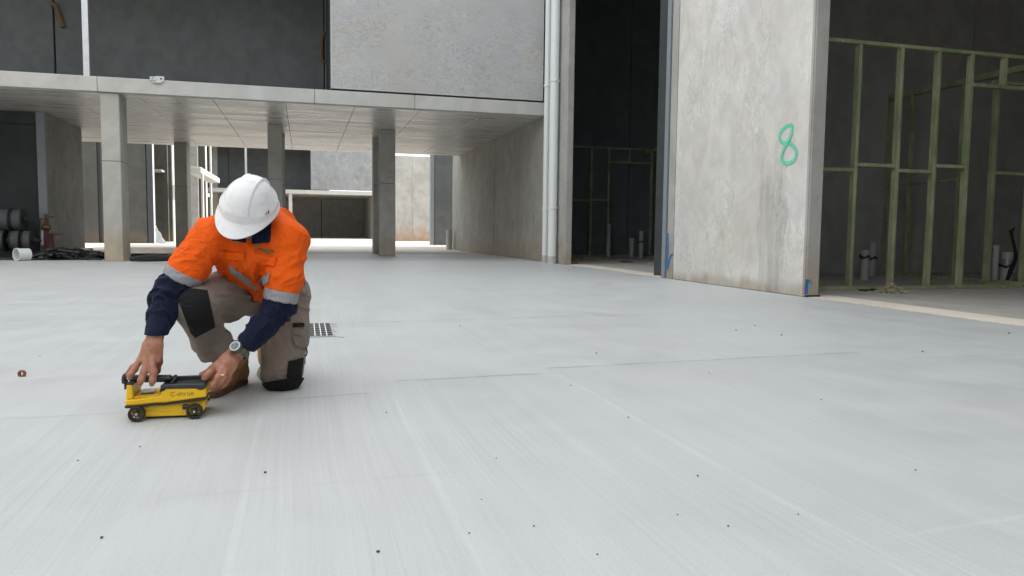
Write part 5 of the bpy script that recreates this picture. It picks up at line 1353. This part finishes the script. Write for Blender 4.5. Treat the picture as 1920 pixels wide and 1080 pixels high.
# ---- hard hat
hat = None
def helmet():
    """shell with raised crown ridge, side gutters and a peak, built ring by ring"""
    nu, nv = 96, 40; vs = []; fs = []
    for j in range(nv+1):
        ph = (j/nv)*math.pi/2   # 0 crown .. pi/2 rim
        for i in range(nu):
            th = 2*math.pi*i/nu; c, s = math.cos(th), math.sin(th)   # th=0 right, pi/2 front(brim)
            x = .105*math.sin(ph)**.94*c; y = .125*math.sin(ph)**.94*s; z = .118*max(0, math.cos(ph))
            # centre crown panel raised between two ridges
            ax_ = abs(x); front = 1
            rr_ = math.exp(-((ax_-.036-.006*(y/.13))/.0042)**2)*.0060*min(1, math.sin(ph)*1.0+.35)*(1-sstep(ph, 1.2, 1.42))
            pan = .0055*(1-sstep(ax_, .030, .040))*(1-sstep(ph, 1.2, 1.42))
            # lower skirt flares out over the ears with a gutter
            fl = sstep(ph, 1.02, 1.5)*.010
            gut = math.exp(-((ph-1.33-.08*math.cos(2*th))/.05)**2)*.0024*(.35+.65*abs(c))
            n_ = Vector((x/.105**2, y/.125**2, z/.118**2)); n_ = n_.normalized() if n_.length else Vector((0, 0, 1))
            o = n_*(rr_+pan+gut)+Vector((c, s*.9, 0))*fl
            vs.append(Vector((x, y, z))+o)
    for j in range(nv):
        for i in range(nu):
            a = j*nu+i; b = j*nu+(i+1) % nu; fs.append((a, b, b+nu, a+nu))
    # rim and peak
    base = nv*nu
    prev = base
    for k, (ex, dz) in enumerate(((.3, -.006), (.7, -.011), (1.0, -.015), (1.0, -.0185), (.96, -.0185), (.5, -.013), (0.0, -.010))):
        st_ = len(vs)
        for i in range(nu):
            th = 2*math.pi*i/nu; c, s = math.cos(th), math.sin(th)
            pk = max(0, s)**1.3*.050; rim = .007
            v = vs[base+i]; out = Vector((c, s, 0))
            vs.append(Vector((v.x*(1+.0), v.y, v.z))+Vector((c*rim*ex, s*rim*ex+(pk*ex if s > 0 else 0), dz-(.020*max(0, s)**2*ex))))
        for i in range(nu): a = prev+i; b = prev+(i+1) % nu; fs.append((a, b, st_+(i+1) % nu, st_+i))
        prev = st_
    # inner shell
    st_ = len(vs)
    for j in range(nv, -1, -5):
        for i in range(nu):
            v = vs[j*nu+i]; vs.append(v*.955+Vector((0, 0, -.006)))
    rows = len(range(nv, -1, -5))
    for i in range(nu): a = prev+i; b = prev+(i+1) % nu; fs.append((a, b, st_+(i+1) % nu, st_+i))
    for r in range(rows-1):
        for i in range(nu): a = st_+r*nu+i; b = st_+r*nu+(i+1) % nu; fs.append((a, b, b+nu, a+nu))
    R_ = Matrix(((hx[0], hy[0], hz_[0]), (hx[1], hy[1], hz_[1]), (hx[2], hy[2], hz_[2])))
    org = Vector(HC)-Vector(hz_)*.055
    tf = lambda v: org+R_ @ (Vector(v)*.94)
    o = MB().add([tf(v) for v in vs], fs).build('hard_hat', 'helmet', worker, 0, True)
    for p in o.data.polygons: p.use_smooth = True
    for sg_, dy_, mt, nm in ((-1, -.035, 'ink', 'slot_plug'), (1, .045, 'ink', 'slot_plug'), (1, .058, 'paint_red', 'red_sticker')):
        hgt = .004 if nm == 'red_sticker' else .006
        x = sg_*.112; zc_ = .030
        ln = .022 if sg_ < 0 else .012
        MB().box(-.0025, .0025, -ln/2, ln/2, -hgt/2, hgt/2).build(nm, mt, o).data.transform(Matrix.Translation(tf(Vector((x*math.sqrt(max(0, 1-(dy_/.14)**2)), dy_, zc_)))) @ R_.to_4x4() @ Matrix.Rotation(-sg_*math.atan2(dy_/.14, 1)*.9, 4, 'Z'))
    mb = MB(); n2 = 40
    band = [tf(Vector((.092*math.cos(t), .110*math.sin(t), .002))) for t in np.linspace(0, 2*math.pi, n2+1)]
    mb.tube(band, .007, 6).build('headband', 'black', o, 0, True)
    return o
if np.dot(np.cross(hx, hy), hz_) < 0: hxs = -hx
hat = helmet()

# ---- wristwatch on the left wrist
wc = P3(447, 657, 3.02); wn = unit(CAMD*.8+CU*.55-CR*.1); wa = unit(unit(wrL-elL)-wn*(unit(wrL-elL)@wn)); wb_ = np.cross(wa, wn)
wt_ = thing('wristwatch', tuple(wc), None, None); wt_.parent = worker; wt_.matrix_parent_inverse = parent_inv(worker)
def disc(name, mat, off0, off1, r, n=28, par=wt_, sq=0):
    pts = []
    return MB().tube([wc+wn*off0, wc+wn*off1], r, n).build(name, mat, par, .0012, True)
disc('watch_case', 'olive', .014, .030, .0255, 8)
disc('bezel', 'olive', .030, .033, .0215); MB().pipe(wc+wn*.0325, wc+wn*.0345, .0205, .0165, 28).build('bezel_ring', 'label', wt_, 0, True)
disc('dial', 'dial', .0325, .0332, .0168)
for an in (.6, 2.4):
    e_ = wc+(wa*math.cos(an)+wb_*math.sin(an))*.011
    MB().tube([wc+wn*.0337, e_+wn*.0337], .0009, 5).build('watch_hand', 'label', wt_)
for k in range(12):
    an = k*math.pi/6; e_ = wc+(wa*math.cos(an)+wb_*math.sin(an))*.014
    MB().tube([e_+wn*.0334, e_+wn*.0340], .0013, 6).build('hour_marker', 'label', wt_)
cw = wc-wn*.012
MB().tube([cw+(wb_*math.cos(a)*.036+wn*math.sin(a)*.030) for a in np.linspace(0, 2*math.pi, 33)], .0001, 4, False).build('x', 'olive').name = 'x'
xo = bpy.data.objects.get('x'); bpy.data.objects.remove(xo)
vs = []; fs = []; n_ = 32
for i in range(n_):
    a = 2*math.pi*i/n_; p = cw+wb_*math.cos(a)*.034+wn*math.sin(a)*.029; o_ = wb_*math.cos(a)+wn*math.sin(a)
    for (s_, e_) in ((-.011, 0), (.011, 0), (.011, .004), (-.011, .004)): vs.append(p+wa*s_+o_*e_)
for i in range(n_):
    j = (i+1) % n_
    for k in range(4): l = (k+1) % 4; fs.append((i*4+k, i*4+l, j*4+l, j*4+k))
MB().add(vs, fs).build('watch_strap', 'olive', wt_, 0, True)
